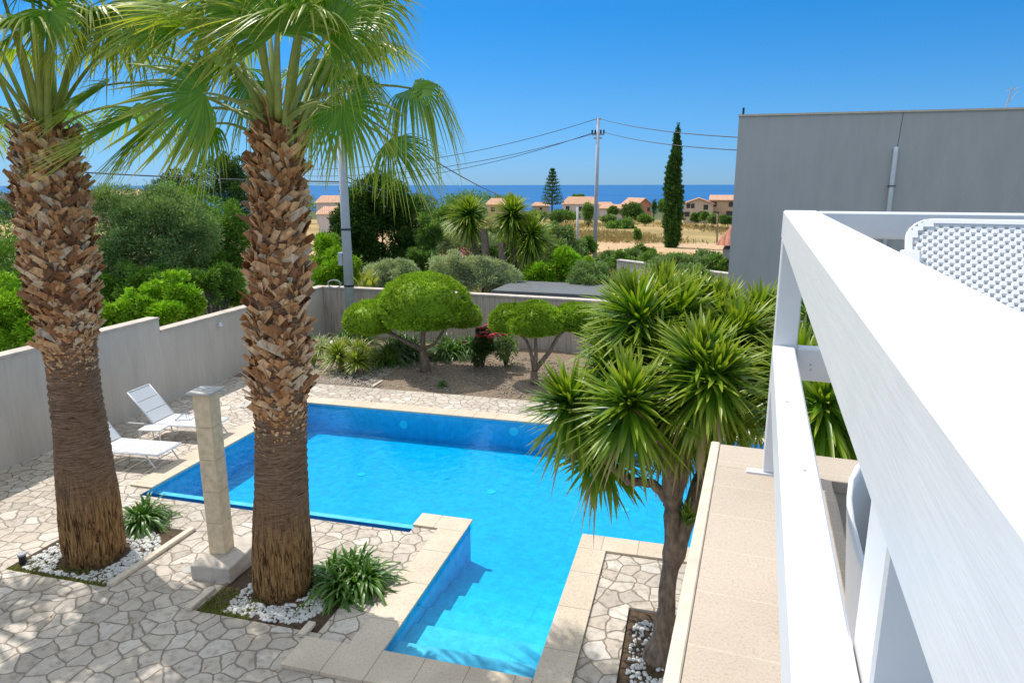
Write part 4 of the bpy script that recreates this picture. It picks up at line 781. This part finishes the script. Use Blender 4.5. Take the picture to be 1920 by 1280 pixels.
def rose(label,c,seed,mat,hh,ww,flowers,nleaf):
    t=thing('rose_bush',label,'rose bush',c); rng=np.random.default_rng(seed); mb=MB()
    for k in range(9): a=rng.uniform(0,2*PI); e=ww*rng.uniform(.2,.8); mb.tube([(0,0,-.02),(math.cos(a)*e*.4,math.sin(a)*e*.4,hh*.5),(math.cos(a)*e,math.sin(a)*e,hh*rng.uniform(.7,1))],[.02,.013,.006],5)
    mb.build('stem','bark_dark',t)
    crown(t,[(c[0],c[1],c[2]+hh*.55,ww*.75,ww*.7,hh*.5),(c[0]+.1,c[1],c[2]+hh*.75,ww*.6,ww*.5,hh*.3)],nleaf,.07,.045,mat,seed,core=.0 if nleaf<1500 else .5,shell=(.3,1.05))
    for (dx,dz) in flowers:
        mb=MB()
        for q in range(3):
            for k in range(6):
                a=k*PI/3+q*.5; r_=.085-.02*q; z=.012*q; mb.add([(dx,-.42,dz+z),(dx+r_*math.cos(a-.45),-.42+r_*math.sin(a-.45),dz+z+.03),(dx+r_*1.25*math.cos(a),-.42+r_*1.25*math.sin(a),dz+z+.035),(dx+r_*math.cos(a+.45),-.42+r_*math.sin(a+.45),dz+z+.03)],[(0,1,2,3)])
        mb.build('flower','red_petal',t)
rc=gnd(905,692,.05); rose('dark leaved rose bush with red blooms against the back wall',rc,81,'wine_leaf',1.15,.42,[(.10,1.22),(.2,1.1),(.28,1.3),(-.38,.8),(.27,1.02),(.33,1.18),(.05,1.0)],5200)
rc=gnd(948,690,.08); rose('sparse pale rose bush with a row of red blooms, right of the dark one',rc,82,'olive_leaf',.95,.5,[(-.25,.98),(-.15,1.02),(-.08,.96),(-.3,.9),(.55,1.0),(-.02,1.05),(.08,1.0)],2200)
# lava and gravel patches
rng=np.random.default_rng(5)
P_=[(x,y,.0+.16*min(1,(y-15.12)/5*1.6)) for x,y in zip(rng.uniform(-10.3,-7.8,1900),rng.uniform(15.15,17.0,1900))]; pebbles('pale gravel strip under the small yuccas by the left garden wall',P_,.015,.03,'gravel_stone',7,'pale_gravel')
P_=[(x,y,.0+.16*min(1,(y-15.12)/5*1.6)) for x,y in zip(rng.uniform(-7.7,-2.5,3400),rng.uniform(15.2,18.5,3400))]; pebbles('sparse dull stones scattered over the soil bed under the cloud trees',P_,.010,.028,'soil_stone',8,'soil_stones')
tag(MB().box((-7.78,15.13,-.02),(-7.72,17.1,.05)).build('bed_edging','stone_edge'),'thin stone edging between the pale gravel and the dark soil bed','edging')
for (u,v,y,lb) in ((625,645,16.9,'white globe garden lamp among the grasses, left one'),(671,660,16.7,'white globe garden lamp behind the small yuccas')):
    p=at(u,v,y); t=thing('globe_lamp',lb,'lamp',(p[0],p[1],.1)); V,Fc=ico_lobes([(0,0,p[2]-.1,.11,.11,.11)],1,random.Random(1)); raw('globe','%s'%'white_plastic' and np.array(V),np.array(Fc),'white_plastic',t,True) if False else raw('globe',V,Fc,'white_plastic',t,True); MB().tube([(0,0,-.1),(0,0,p[2]-.22)],.025,8).build('stem','black',t)
for (p,lb) in ((atx(413,606,-11.85),'small white wall light on the left garden wall'),(at(935,577,19.62),'small white wall light on the back wall')):
    t=thing('wall_light',lb,'wall light',p); MB().tube([(0,0,0),(.05,-.06,0)],.03,10).build('bracket','white_metal',t); MB().tube([(.05,-.07,-.05),(.05,-.07,.04)],[.06,.03],12).build('shade','white_metal',t)
# street pole inside the garden corner
pb=at(660,640,19.2); pb[2]=0; pt=at(634,160,19.4)
sp_=thing('utility_pole','leaning pale grey steel pole rising from the corner of the garden behind the palm','pole',pb)
MB().tube([(0,0,-.1),tuple(pt-pb)],[.165,.11],16).build('shaft','concrete_pole',sp_,True)
def onp(v): s=(640-v)/(640-160); return (pt-pb)*s
for v in (418,524):
    q=onp(v); MB().tube([tuple(q),tuple(q+np.array([0,0,.05]))],.165,16).build('band','black',sp_)
q=onp(472); MB().box((q[0]-.28,q[1]-.1,q[2]-.2),(q[0]-.13,q[1]+.1,q[2]+.2),.01).build('junction_box','concrete_pole',sp_)
q=onp(520); mb=MB()
for k in range(2): mb.tube([(q[0]-.48+.24*math.cos(a)*(1-.12*k),q[1]-.05,q[2]+.13*math.sin(a)*(1-.12*k)) for a in np.linspace(0,2*PI,20)],.012,6)
mb.build('cable_coil','concrete_pole',sp_)
# ================================================================ BEYOND THE WALLS
def L3(u,v,y,ru,rv,ry=None,base=None):
    p=at(u,v,y); s=np.linalg.norm(p-np.array([0,0,H]))/F; return (p[0]-base[0],p[1]-base[1],p[2]-base[2],ru*s,ry or ru*s*.8,rv*s)
def pxbush(name,label,cat,base,lobs,n,L_,W,mat,seed,group=None,**k):
    b=np.array(base,float); bush(name,label,cat,b,[L3(*q,base=b) for q in lobs],n,L_,W,mat,seed,group,**k)
def bs(u,v,y): p=at(u,v,y); p[2]=float(T(p[0],p[1]))-.05; return p
pxbush('olive_tree','large grey-green olive beyond the left wall, right beside the left palm','tree',bs(250,520,17.5),[(225,420,17,62,62),(290,460,17.3,75,75),(215,510,16.6,55,60),(350,445,17.8,55,65),(300,395,18,60,35)],64000,.10,.032,'olive_leaf',91,shell=(.6,1.05))
pxbush('evergreen_tree','bright green rounded tree behind the olive, between the two palms','tree',bs(390,520,20),[(360,400,20,55,48),(420,450,19.5,50,75),(400,520,19,55,45),(330,390,20.5,50,35)],30000,.12,.05,'green_leaf',92,shell=(.6,1.05))
pxbush('juniper_tree','dark conifer with bare branches showing against the sea between the palms','tree',bs(400,420,24),[(340,345,24,36,26),(400,345,24,48,38),(440,330,24.5,40,45),(460,390,24,45,55),(300,350,24.5,18,10)],11000,.16,.05,'dark_leaf',93,core=.3,shell=(.2,1.1))
pxbush('hedge_shrub','lime green shrub directly above the left wall, between the palms','shrub',bs(290,600,14.5),[(215,592,14.0,34,26),(255,578,14.4,34,34),(300,585,14.5,34,32),(330,552,15,30,40),(362,575,15.2,26,28),(185,605,13.8,26,24),(285,552,15.2,22,20)],22000,.11,.055,'lime_leaf',94,shell=(.55,1.05))
pxbush('hedge_shrub','lime green shrub left of the left palm trunk, above the wall','shrub',bs(20,620,11.5),[(15,600,11.5,55,50),(70,620,11.7,40,40),(-30,560,11.3,45,40)],18000,.10,.05,'lime_leaf',95,shell=(.55,1.05))
pxbush('evergreen_tree','mid green shrub far left, behind the lime shrub and left palm','tree',bs(20,520,17),[(10,500,17,55,50),(40,540,16.5,50,50),(90,460,18,50,40),(-30,450,18,40,40)],16000,.12,.045,'green_leaf',96,shell=(.55,1.05))
pxbush('evergreen_tree','rounded scrub tree on the slope at the far left edge of the view','tree',bs(10,400,60),[(0,395,60,30,18),(40,400,62,25,15)],2500,.35,.16,'far_leaf',97)
pxbush('hedge_shrub','leafy green creeper at the wire fence right of the lime shrub','shrub',bs(430,580,18),[(440,555,18,28,30),(410,540,18.5,25,25),(400,500,19,28,30)],9000,.11,.06,'green_leaf',98)
pxbush('hedge_shrub','deep green mixed hedge filling the gap under the olive tree','shrub',bs(300,560,16.2),[(200,545,16,40,30),(255,535,16.2,45,34),(320,530,16.5,45,32),(375,540,16.8,38,30),(420,530,17.5,30,30)],22000,.11,.045,'green_leaf',99)
fe=thing('wire_fence','short rusty wire fence with one leaning post above the left wall','fence',at(388,585,16.5)); a_=at(388,585,16.5); b_=at(432,585,17.6); h_=at(382,548,16.5)-a_
MB().tube([(0,0,-.5),tuple(h_)],.035,6).build('post','pine_wood',fe); mb=MB()
d_=b_-a_
for k in range(16): q=d_*k/15; mb.tube([(q[0],q[1],-.4),(q[0],q[1],.55)],.009,4)
for k in range(6): mb.tube([(0,0,-.35+k*.17),(d_[0],d_[1],-.35+k*.17)],.009,4)
mb.build('wire_mesh','wire',fe)
pxbush('juniper_tree','big dark spreading conifer right of the steel pole','tree',bs(710,500,27),[(705,400,27,62,60),(660,440,26.5,45,65),(760,430,27,52,62),(720,365,27,62,38),(690,480,26.5,60,35),(775,480,26.5,45,35),(640,470,26,35,45)],52000,.17,.06,'dark_leaf',101,shell=(.55,1.12),core=.66)
pxbush('juniper_tree','golden green conifer shrub left of the steel pole','tree',bs(620,540,24),[(615,470,24,28,48),(640,500,23.5,30,45),(605,530,23,25,30)],15000,.13,.05,'lime_leaf',102,shell=(.55,1.1),core=.7)
pxbush('juniper_tree','golden tipped conifer branches at the right side of the big dark conifer','tree',bs(800,500,26),[(800,440,26,25,40),(790,490,25.5,28,30)],8000,.15,.05,'scrub_leaf',103,core=.5)
cl=at(685,560,20.6); clump('canna_plant','tall bright green broad-leaved plant above the back wall, right of the pole',(cl[0],cl[1],1.3),14,1.5,.26,104,mat='lime_blade',el=(50,88),droop=.25)
pxbush('silver_shrub','pale grey-green shrub above the back wall, left of the cloud tree dome','shrub',bs(735,540,22.5),[(720,520,22.5,38,26),(760,505,23,30,20)],12000,.11,.035,'silver_leaf',105,shell=(.5,1.1))
pxbush('silver_shrub','wide pale grey-green shrub behind the dome of the large cloud tree','shrub',bs(880,550,23),[(860,510,23,50,34),(915,515,23,45,34),(950,525,23.2,25,25)],24000,.11,.035,'silver_leaf',106,shell=(.45,1.1))
pxbush('flowering_shrub','grey-green shrub with dull pink blossom left of the tall yuccas','shrub',bs(850,490,30),[(835,450,30,42,22),(870,460,30,38,18),(900,450,31,30,18)],9000,.14,.05,'silver_leaf',107)
mb=MB(); rg=random.Random(3); c_=at(855,478,29); 
t=thing('pink_blossom_shrub','low patch of dark pink blossom in front of the flowering shrub','shrub',(c_[0],c_[1],0))
for k in range(160): x=rg.gauss(0,.33); y=rg.gauss(0,.2); z=c_[2]+rg.gauss(0,.13)+x*.3; s_=.05; mb.add([(x-s_,y,z),(x,y-s_,z-s_*.6),(x+s_,y,z),(x,y,z+s_)],[(0,1,2,3)])
mb.build('blossom','pink_petal',t); MB().tube([(0,0,0),(0,0,c_[2])],.04,6).build('stem','bark_dark',t)
pxbush('hedge_shrub','vivid lime green shrub beyond the back wall, right of the tall yuccas','shrub',bs(1040,550,25),[(1015,520,25,34,32),(1060,505,25.5,44,30),(1090,500,26,25,20)],20000,.12,.06,'lime_leaf',108,shell=(.6,1.06))
pxbush('silver_shrub','olive green shrub between the lime shrub and the large yucca','shrub',bs(1090,560,23.5),[(1085,535,23.5,40,28),(1110,515,24,38,30),(1150,530,24,35,25)],18000,.11,.035,'olive_leaf',109,shell=(.6,1.06))
pxbush('evergreen_tree','green tree mass behind the leftmost tall yucca','tree',bs(850,430,38),[(840,410,38,38,30),(870,400,39,35,22),(820,425,37,30,22)],9000,.22,.09,'scrub_leaf',110)
pxbush('evergreen_tree','grey-green rounded tree right of the tall yuccas, before the dry field','tree',bs(1060,480,36),[(1045,445,36,32,28),(1070,470,36,28,22),(1030,470,35,30,25)],10000,.19,.07,'olive_leaf',111)
pxbush('evergreen_tree','small dark green tree left of the far lamp pole','tree',bs(1105,480,44),[(1100,460,44,18,15),(1088,472,43,16,14)],3500,.2,.09,'green_leaf',112)
pxbush('evergreen_tree','green shrubs filling the slope between the tall yuccas','tree',bs(940,490,32),[(940,470,32,35,22),(910,485,31,30,20),(990,500,31,32,22)],9000,.17,.07,'scrub_leaf',113)
slb=thing('carport_roof','flat dark grey slab roof just beyond the back wall','roof',(-6.4,21.2,0),R(-3)); MB().box((0,0,1.52),(5.2,2.4,1.66),.01).build('slab','dark_slab',slb)
for x in (.2,5): MB().box((x-.06,1.1,-.1),(x+.06,1.22,1.52)).build('post','dark_slab',slb)
# outer wall and hedge
w0=at(1170,488,34.); w1=at(1366,498,30.); ow=thing('outer_wall','low grey block wall with a white top beyond the garden on the right','wall',(w0[0],w0[1],0)); d=Vector((w1[0]-w0[0],w1[1]-w0[1],0)); ow.rotation_euler=(0,0,math.atan2(d.y,d.x)); 
MB().box((-.5,0,-.4),(d.length+.5,.25,w0[2]-.06)).build('wall_face','garden_stucco',ow); MB().box((-.5,-.04,w0[2]-.06),(d.length+.5,.29,w0[2])).build('wall_top','far_white',ow)
lw=at(1330,545,27); o=MB().box((lw[0]-1.4,27,-.1),(lw[0]+.9,27.25,lw[2]),.01).build('low_wall','far_white'); tag(o,'pale low wall just behind the top of the large yucca','wall')
bn=at(1402,572,19.6); bt=thing('wooden_pallet','small slatted wooden frame resting on the back wall at the foot of the grey house','pallet',(bn[0]-.35,19.1,1.752))
for k in range(3): MB().box((0,0,.0+k*.05),(.75,.3,.03+k*.05)).build('slat','pine_wood',bt)
rng=np.random.default_rng(9)
hx=[(1140,470,50),(1165,478,46),(1190,470,48),(1220,478,45),(1250,480,44),(1280,478,43),(1310,484,40),(1340,484,40),(1360,480,44),(1205,462,54),(1325,470,50)]
for i,(u,v,y) in enumerate(hx):
    s='%s'; lab=['grey-green','mid green'][i%2]; words=['leftmost shrub of the band','second shrub from the left in the band','third shrub from the left in the band','fourth shrub from the left in the band','shrub left of the cypress foot in the band','shrub at the cypress foot in the band','shrub right of the cypress foot in the band','shrub near the grey house in the band','shrub touching the grey house in the band','shrub behind the left half of the band','shrub behind the right half of the band'][i]
    v+=13; pxbush('field_shrub',lab+' '+words+' before the dirt track','shrub',bs(u,v+20,y),[(u,v,y,21,15),(u+9,v+8,y-.5,19,14),(u-10,v+7,y,18,13)],4200,.24,.09,['olive_leaf','scrub_leaf'][i%2],120+i,'band of shrubs before the dirt track')
pxbush('field_shrub','rounded olive shrub just behind the top of the large yucca','shrub',bs(1275,530,27),[(1270,500,28,38,24),(1300,515,27,40,22),(1240,505,28.5,28,20)],14000,.13,.045,'olive_leaf',140)
# cypress
cb=gt(1258,463); ct=atd(1266,243,math.hypot(cb[0],cb[1])); hh=ct[2]-cb[2]; cy=thing('cypress','tall narrow dark green cypress standing alone before the sea','tree',cb)
lob=[]; rg=random.Random(8)
for k in range(17):
    f=k/16; r_=.92*(math.sin(PI*min(1,.18+f*.80))**.75)*(1-.35*f)+.05; z=.35+(hh-.7)*f; a=rg.uniform(0,6.28); lob.append((cb[0]+.13*math.cos(a),cb[1]+.13*math.sin(a),cb[2]+z,r_,r_,hh/17*1.15))
V,Fc=lobes_cloud(lob,42000,.24,.08,np.random.default_rng(150),shell=(.7,1.06),upb=1.6,lump=.22); V2,F2=ico_lobes(lob,.72,np.random.default_rng(1)); raw('crown',np.vstack([V,V2])-cb,np.vstack([Fc,F2+len(V)]),'cypress_leaf',cy); MB().tube([(0,0,-.3),(0,0,1.2)],.14,8).build('trunk','bark',cy)
# norfolk pine
npb=atd(1035,402,175); npt=atd(1034,318,175); npp=thing('norfolk_pine','slender tiered pine with flat branch whorls against the sea','tree',npb); hN=npt[2]-npb[2]
MB().tube([(0,0,-2),(0,0,hN)],[.28,.05],8).build('trunk','bark_dark',npp); mb=MB(); lv=[]; rg=random.Random(4)
for k in range(11):
    f=k/10; z=hN*(.22+.76*f); L_=2.6*(1-f)**.8+.35
    for q in range(7):
        a=q*2*PI/7+k*.5; e=np.array([math.cos(a)*L_,math.sin(a)*L_,L_*.18]); mb.tube([(0,0,z),tuple(e*.6+np.array([0,0,z-.1])),tuple(e+np.array([0,0,z]))],[.07,.05,.03],5)
        for s in np.linspace(.3,1,6): lv.append(e*s+np.array([0,0,z+.05]))
mb.build('branch_whorls','bark_dark',npp); lv=np.array(lv).repeat(6,0); rr_=np.random.default_rng(3); V,Fc=leaves(lv+rr_.normal(size=lv.shape)*.1,nrm(rr_.normal(size=lv.shape)*.6+np.array([0,0,.3])),.5,.16,rr_); raw('crown',V,Fc,'cypress_leaf',npp)
# poles and wires
def tpole(label,u,vb,vt,dist,r0,r1,mat,arms=True):
    b=atd(u-3 if arms else u,vb,dist); tt=atd(u+4 if arms else u,vt,dist); t=thing('utility_pole',label,'pole',b); MB().tube([(0,0,-.5),tuple(tt-b)],[r0,r1],12).build('shaft',mat,t,True)
    if arms:
        for k,(f,w_) in enumerate(((.995,.18),(.885,.45),(.86,.3))): q=(tt-b)*f; MB().box((q[0]-w_,q[1]-.06,q[2]-.05),(q[0]+w_,q[1]+.06,q[2]+.05)).build('crossarm','steel',t); 
        mb=MB(); q=(tt-b)*.89
        for s in (-.42,-.2,.2,.42): mb.tube([tuple(q+np.array([s,0,0])),tuple(q+np.array([s,0,.28]))],.06,8)
        mb.build('insulator','black',t)
    return b,tt
pb2,pt2=tpole('tall pale concrete power pole with crossarms near the middle of the view',1118,478,222,52,.17,.11,'concrete_pole')
tpole('short thin white pole left of the tall power pole',1083,468,388,50,.1,.08,'far_white',False); tpole('thin wooden pole in the dry field near the grey house',1345,448,400,72,.08,.07,'pine_wood',False)
def wire(label,a,b,sag,r=.018):
    a=np.array(a);b=np.array(b); n=18; o=MB().tube([tuple((a*(1-s)+b*s)+np.array([0,0,-sag*4*s*(1-s)])) for s in np.linspace(0,1,n)],r,5).build('power_line','wire'); return tag(o,label,'cable')
pl_=lambda u,v,d: atd(u,v,d)
wire('upper power line running left from the tall power pole',pt2,pl_(560,318,60),.9,.022); wire('lower power line running left from the tall power pole',pt2-np.array([.4,0,1.0]),pl_(560,345,60),1.0,.022); wire('second lower power line running left beside its twin',pt2-np.array([.1,0,1.0]),pl_(560,330,60),.9,.022)
wire('upper power line from the tall pole to the grey house',pt2,at(1392,258,27),.2,.02); wire('lower power line from the tall pole to the grey house',pt2-np.array([-.4,0,.95]),at(1392,282,27),.2,.02)
wire('thick cable slanting down right from the steel pole to the distant trees',pt-np.array([0,0,.4]),pl_(945,370,60),.25,.03)
wire('twisted cable crossing in front of the big dark conifer',onp(318)+pb,pl_(830,372,45),.35,.02); wire('horizontal cable crossing the sea view between the palms',pl_(100,320,24),onp(330)+pb+np.array([0,0,0]),.05,.02); wire('thin cable just under the twisted cable at the dark conifer',onp(326)+pb,pl_(830,380,45),.4,.015)
# ================================================================ FAR HOUSES
def house(name,label,u0,u1,vb,vt,dist,wall,roof,kind='hip',depth=8,wins=(),rz=0,roofm='roof_tile'):
    b=atd((u0+u1)/2,vb,dist); s=math.hypot(b[0],b[1])/F*.985; W_=(u1-u0)*s; h=(vb-vt)*s; az_=math.atan2(b[0],b[1])
    t=thing(name,label,'house',b,-az_+rz); w2=W_/2
    MB().box((-w2,0,-2),(w2,depth,h)).build('wall',wall,t)
    e=.35; rh=roof; mb=MB()
    if kind=='hip': mb.add([(-w2-e,-e,h),(w2+e,-e,h),(w2+e,depth+e,h),(-w2-e,depth+e,h),(-w2+rh*.8,depth/2,h+rh),(w2-rh*.8,depth/2,h+rh)],[(0,1,5,4),(1,2,5),(2,3,4,5),(3,0,4),(3,2,1,0)])
    elif kind=='gable': mb.add([(-w2-e,-e,h-.15),(0,-e,h+rh),(w2+e,-e,h-.15),(-w2-e,depth,h-.15),(0,depth,h+rh),(w2+e,depth,h-.15),(-w2-e,-e,h-.4),(0,-e,h+rh-.25),(w2+e,-e,h-.4)],[(0,1,4,3),(1,2,5,4),(0,6,7,1),(1,7,8,2)]); MB().add([(-w2,-.002,h),(w2,-.002,h),(0,-.002,h+rh-.2)],[(0,1,2)]).build('wall',wall,t)
    else: mb.add([(-w2-e,-e,h),(w2+e,-e,h),(w2+e,depth+e,h+rh),(-w2-e,depth+e,h+rh),(-w2-e,-e,h-.2),(w2+e,-e,h-.2)],[(0,1,2,3),(4,5,1,0)])
    mb.build('roof',roofm,t)
    for (fx,fz,ww,wh) in wins: x=-w2+W_*fx; z=h*fz; MB().box((x-ww/2,-.06,z-wh/2),(x+ww/2,.02,z+wh/2)).build('window','window_dark',t)
    return t
house('farm_house','white two-storey farmhouse with a hipped tile roof left of the power pole',1054,1122,403,383,190,'far_white',1.9,'hip',9,[(.15,.5,1,1.8),(.5,.55,.9,1.2),(.62,.55,.9,1.2),(.85,.45,.8,2)])
house('farm_house','low white outbuilding with a small tile roof right of the power pole',1126,1178,405,391,185,'far_white',.9,'shed',6,[(.3,.5,.8,.9),(.72,.5,.8,.9)])
house('farm_house','narrow house with a tile roof tucked right behind the white farmhouse',1118,1150,398,386,205,'far_white',1.0,'hip',7,[(.3,.5,.7,.9)])
house('brick_house','unfinished red brick house with a gable roof behind the round field tree',1194,1222,402,384,180,'far_brick',1.6,'gable',9,[(.8,.5,.7,1.0)],rz=.5)
house('villa','cream gabled villa with dark windows right of the cypress',1283,1334,409,382,165,'far_cream',1.1,'gable',9,[(.15,.8,.8,1),(.3,.8,.8,1),(.75,.72,1,1.1),(.12,.25,1.1,1.1),(.6,.35,.7,.7),(.8,.3,.7,.7)])
house('villa','cream villa with a flat tile roof touching the grey house',1332,1382,408,377,168,'far_tan',1.0,'shed',9,[(.15,.75,1,1.1),(.72,.75,1,1.1),(.2,.22,1.6,.9),(.72,.2,1.9,1.4)])
house('farm_house','pale house with a tan roof seen between the palm trunk and the steel pole',596,650,402,381,150,'far_white',1.4,'hip',9,[(.5,.5,1,1)])
house('farm_house','low house with a terracotta roof behind the middle tall yucca',912,952,402,384,150,'far_tan',1.3,'hip',8,[(.3,.5,.8,.9)])
house('farm_house','small tan house far behind the tiered pine',998,1030,398,386,210,'far_tan',1.0,'hip',8,[(.5,.5,.8,.9)])
house('farm_house','low tan roof showing above the olive tree on the left',150,300,385,368,90,'far_tan',.5,'shed',8,[(.5,.5,.8,.9)])
house('farm_house','terracotta roofed house just left of the dark conifer',600,662,425,402,95,'far_white',.9,'hip',7,[(.4,.5,.8,.9)])
rp=at(1348,460,40); rf=thing('tiled_house','red tiled roof corner peeking out from behind the grey house','house',(rp[0],rp[1],0),R(-4))
e0=at(1345,460,40)-rp; e1=at(1375,412,40)-rp; MB().box((.2,.4,-1),(6,6,rp[2]-.25)).build('wall','far_white',rf); MB().add([(e0[0]-.1,0,rp[2]),(6,0,rp[2]),(6,3,rp[2]+e1[2]+.3),(1.2,3,rp[2]+e1[2]+.3),(e0[0]-.1,6.4,rp[2]),(6,6.4,rp[2])],[(0,1,2,3),(0,3,4),(4,3,2,5)]).build('roof','roof_tile_red',rf)
# field trees
def ft(label,u,v,ru,rv,dist,mat='far_leaf',n=2500,seed=0,L_=.45,grp='trees and bushes in the dry fields'):
    b=atd(u,v+rv,dist); s=math.hypot(b[0],b[1])/F; b[2]=float(T(b[0],b[1])); z=atd(u,v,dist)[2]-b[2]
    bush('field_tree',label,'tree',b,[(0,0,z,ru*s,ru*s*.8,rv*s),(-ru*s*.5,0,z*.9,ru*s*.6,ru*s*.6,rv*s*.7),(ru*s*.45,.2,z*.85,ru*s*.6,ru*s*.6,rv*s*.75)],n,L_,L_*.45,mat,200+seed,grp)
ft('bright green bush in the middle of the dry field',1162,425,26,15,125,'scrub_leaf',5000,1,.4); ft('round dark tree in front of the brick house',1187,398,20,17,155,'far_leaf',4500,2); ft('upright green tree left of the tall power pole',1103,398,10,20,130,'scrub_leaf',3500,3,.35)
ft('small slim bush at the near edge of the field',1195,440,6,11,80,'scrub_leaf',1500,4,.25); ft('small dark cypress beside the brick house',1226,388,3,16,170,'cypress_leaf',900,5,.35)
k=10
for (u,v,ru,rv,ds,lb) in ((1060,404,26,6,150,'low hedge in front of the white farmhouse'),(1140,410,12,5,140,'small bush right of the power pole foot'),(1305,407,9,6,130,'bush before the gabled villa, left one'),(1322,405,8,6,128,'bush before the gabled villa, middle one'),(1337,410,9,7,124,'bush before the flat-roofed villa, left one'),(1364,412,12,5,122,'bush touching the grey house edge'),(1245,385,12,14,200,'green knoll bush left of the cypress'),(1010,405,20,8,150,'dark bushes under the tiered pine'),(1045,408,12,7,120,'green bush left of the thin white pole'),(880,375,60,10,260,'distant dark bush line behind the leftmost tall yucca'),(950,378,30,8,240,'distant bush behind the middle tall yucca'),(780,378,40,12,200,'distant bush right of the dark conifer'),(1085,372,12,5,230,'treetop behind the white farmhouse'),(700,395,40,14,140,'bush behind the big dark conifer'),(1150,395,10,5,170,'bush behind the low white outbuilding'),(1210,410,14,5,140,'flat bush below the brick house'),(630,388,25,6,250,'distant bush behind the steel pole'),(60,370,50,14,150,'distant tree mass at the far left'),(160,375,40,8,170,'distant tree line left of the olive'),(560,380,40,12,170,'distant bush behind the palm trunk'),(820,400,40,14,90,'scrub mass right of the golden conifer'),(1000,430,22,14,75,'scrub bush right of the tall yuccas'),(1015,465,25,14,50,'scrub bush at the foot of the tall yuccas'),(930,440,30,16,60,'scrub bush between the tall yuccas'),(800,455,30,16,45,'scrub bush beside the flowering shrub')):
    ft(lb,u,v,ru,rv,ds,['far_leaf','scrub_leaf','olive_leaf'][k%3],2600,k,max(.16,.0032*ds)); k+=1
# dry scrub as ground cover
rng=np.random.default_rng(77); n=26000; a=rng.uniform(-.75,.25,n); d=rng.uniform(21,62,n)**1.0; x=np.sin(a)*d; y=np.cos(a)*d; ok=(y>20.6)&~((x>.6)&(y>25)); x=x[ok];y=y[ok]
P=np.stack([x,y,T(x,y)-.05],1); V,Fc=leaves(P,nrm(rng.normal(size=P.shape)*.45+np.array([0,0,1.])),.35,.09,rng); tag(raw('scrub_grass',V,Fc,'grass_leaf'),'rough dry scrub grass covering the ground beyond the garden walls','grass',kind='stuff')
rng=np.random.default_rng(78); n=30000; a=rng.uniform(-.30,.12,n); d=rng.uniform(78,165,n); x=np.sin(a)*d; y=np.cos(a)*d; x=np.asarray(x);y=np.asarray(y); P=np.stack([x,y,T(x,y)-.05],1); ok=(np.sin(y*.11+np.sin(x*.13)*2.4)+np.sin(x*.21+y*.05)*.8+rng.normal(size=n)*.6)>.5; P=P[ok]; V,Fc=leaves(P,nrm(rng.normal(size=P.shape)*.4+np.array([0,0,1.])),.5,.14,rng)
newg=leafmat('straw',(.19,.14,.06),(.26,.19,.09),(.14,.16,.05)); tag(raw('field_grass',V,Fc,'straw'),'tufts of straw coloured grass in the dry field','grass',kind='stuff')
rng=np.random.default_rng(79)
for (bx0,bx1,by0,by1,lb) in ((-8.7,-7.1,6.2,6.5,'mossy green ground cover along the front of the left palm bed'),(-5.6,-4.9,6.1,6.6,'mossy green ground cover at the left of the second palm bed')):
    n=2500; P=np.stack([rng.uniform(bx0,bx1,n),by0+(by1-by0)*rng.uniform(0,1,n)**1.6,np.full(n,-.02)],1); V,Fc=leaves(P,nrm(rng.normal(size=P.shape)*.6+np.array([0,0,1.])),.035,.014,rng); tag(raw('ground_cover',V,Fc,'grass_leaf'),lb,'ground cover',kind='stuff')

rng=np.random.default_rng(80); n=420; P=np.stack([rng.uniform(-11,-1,n),rng.uniform(5,15,n),np.full(n,.006)],1); ok=~np.array([(PX0-.1<p[0]<2.7 and 8.4<p[1]<13.7) or (-3.6<p[0]<-1 and p[1]<9.1) for p in P]); P=P[ok]; a=rng.uniform(0,2*PI,len(P)); V,Fc=leaves(P,np.stack([np.cos(a),np.sin(a),np.full(len(P),.12)],1),.05,.016,rng,.1)
tag(raw('leaf_litter',V,Fc,'dead_blade',attr=np.zeros(len(V))),'scattered dry leaf scraps and bits lying on the stone paving','leaf litter',kind='stuff')
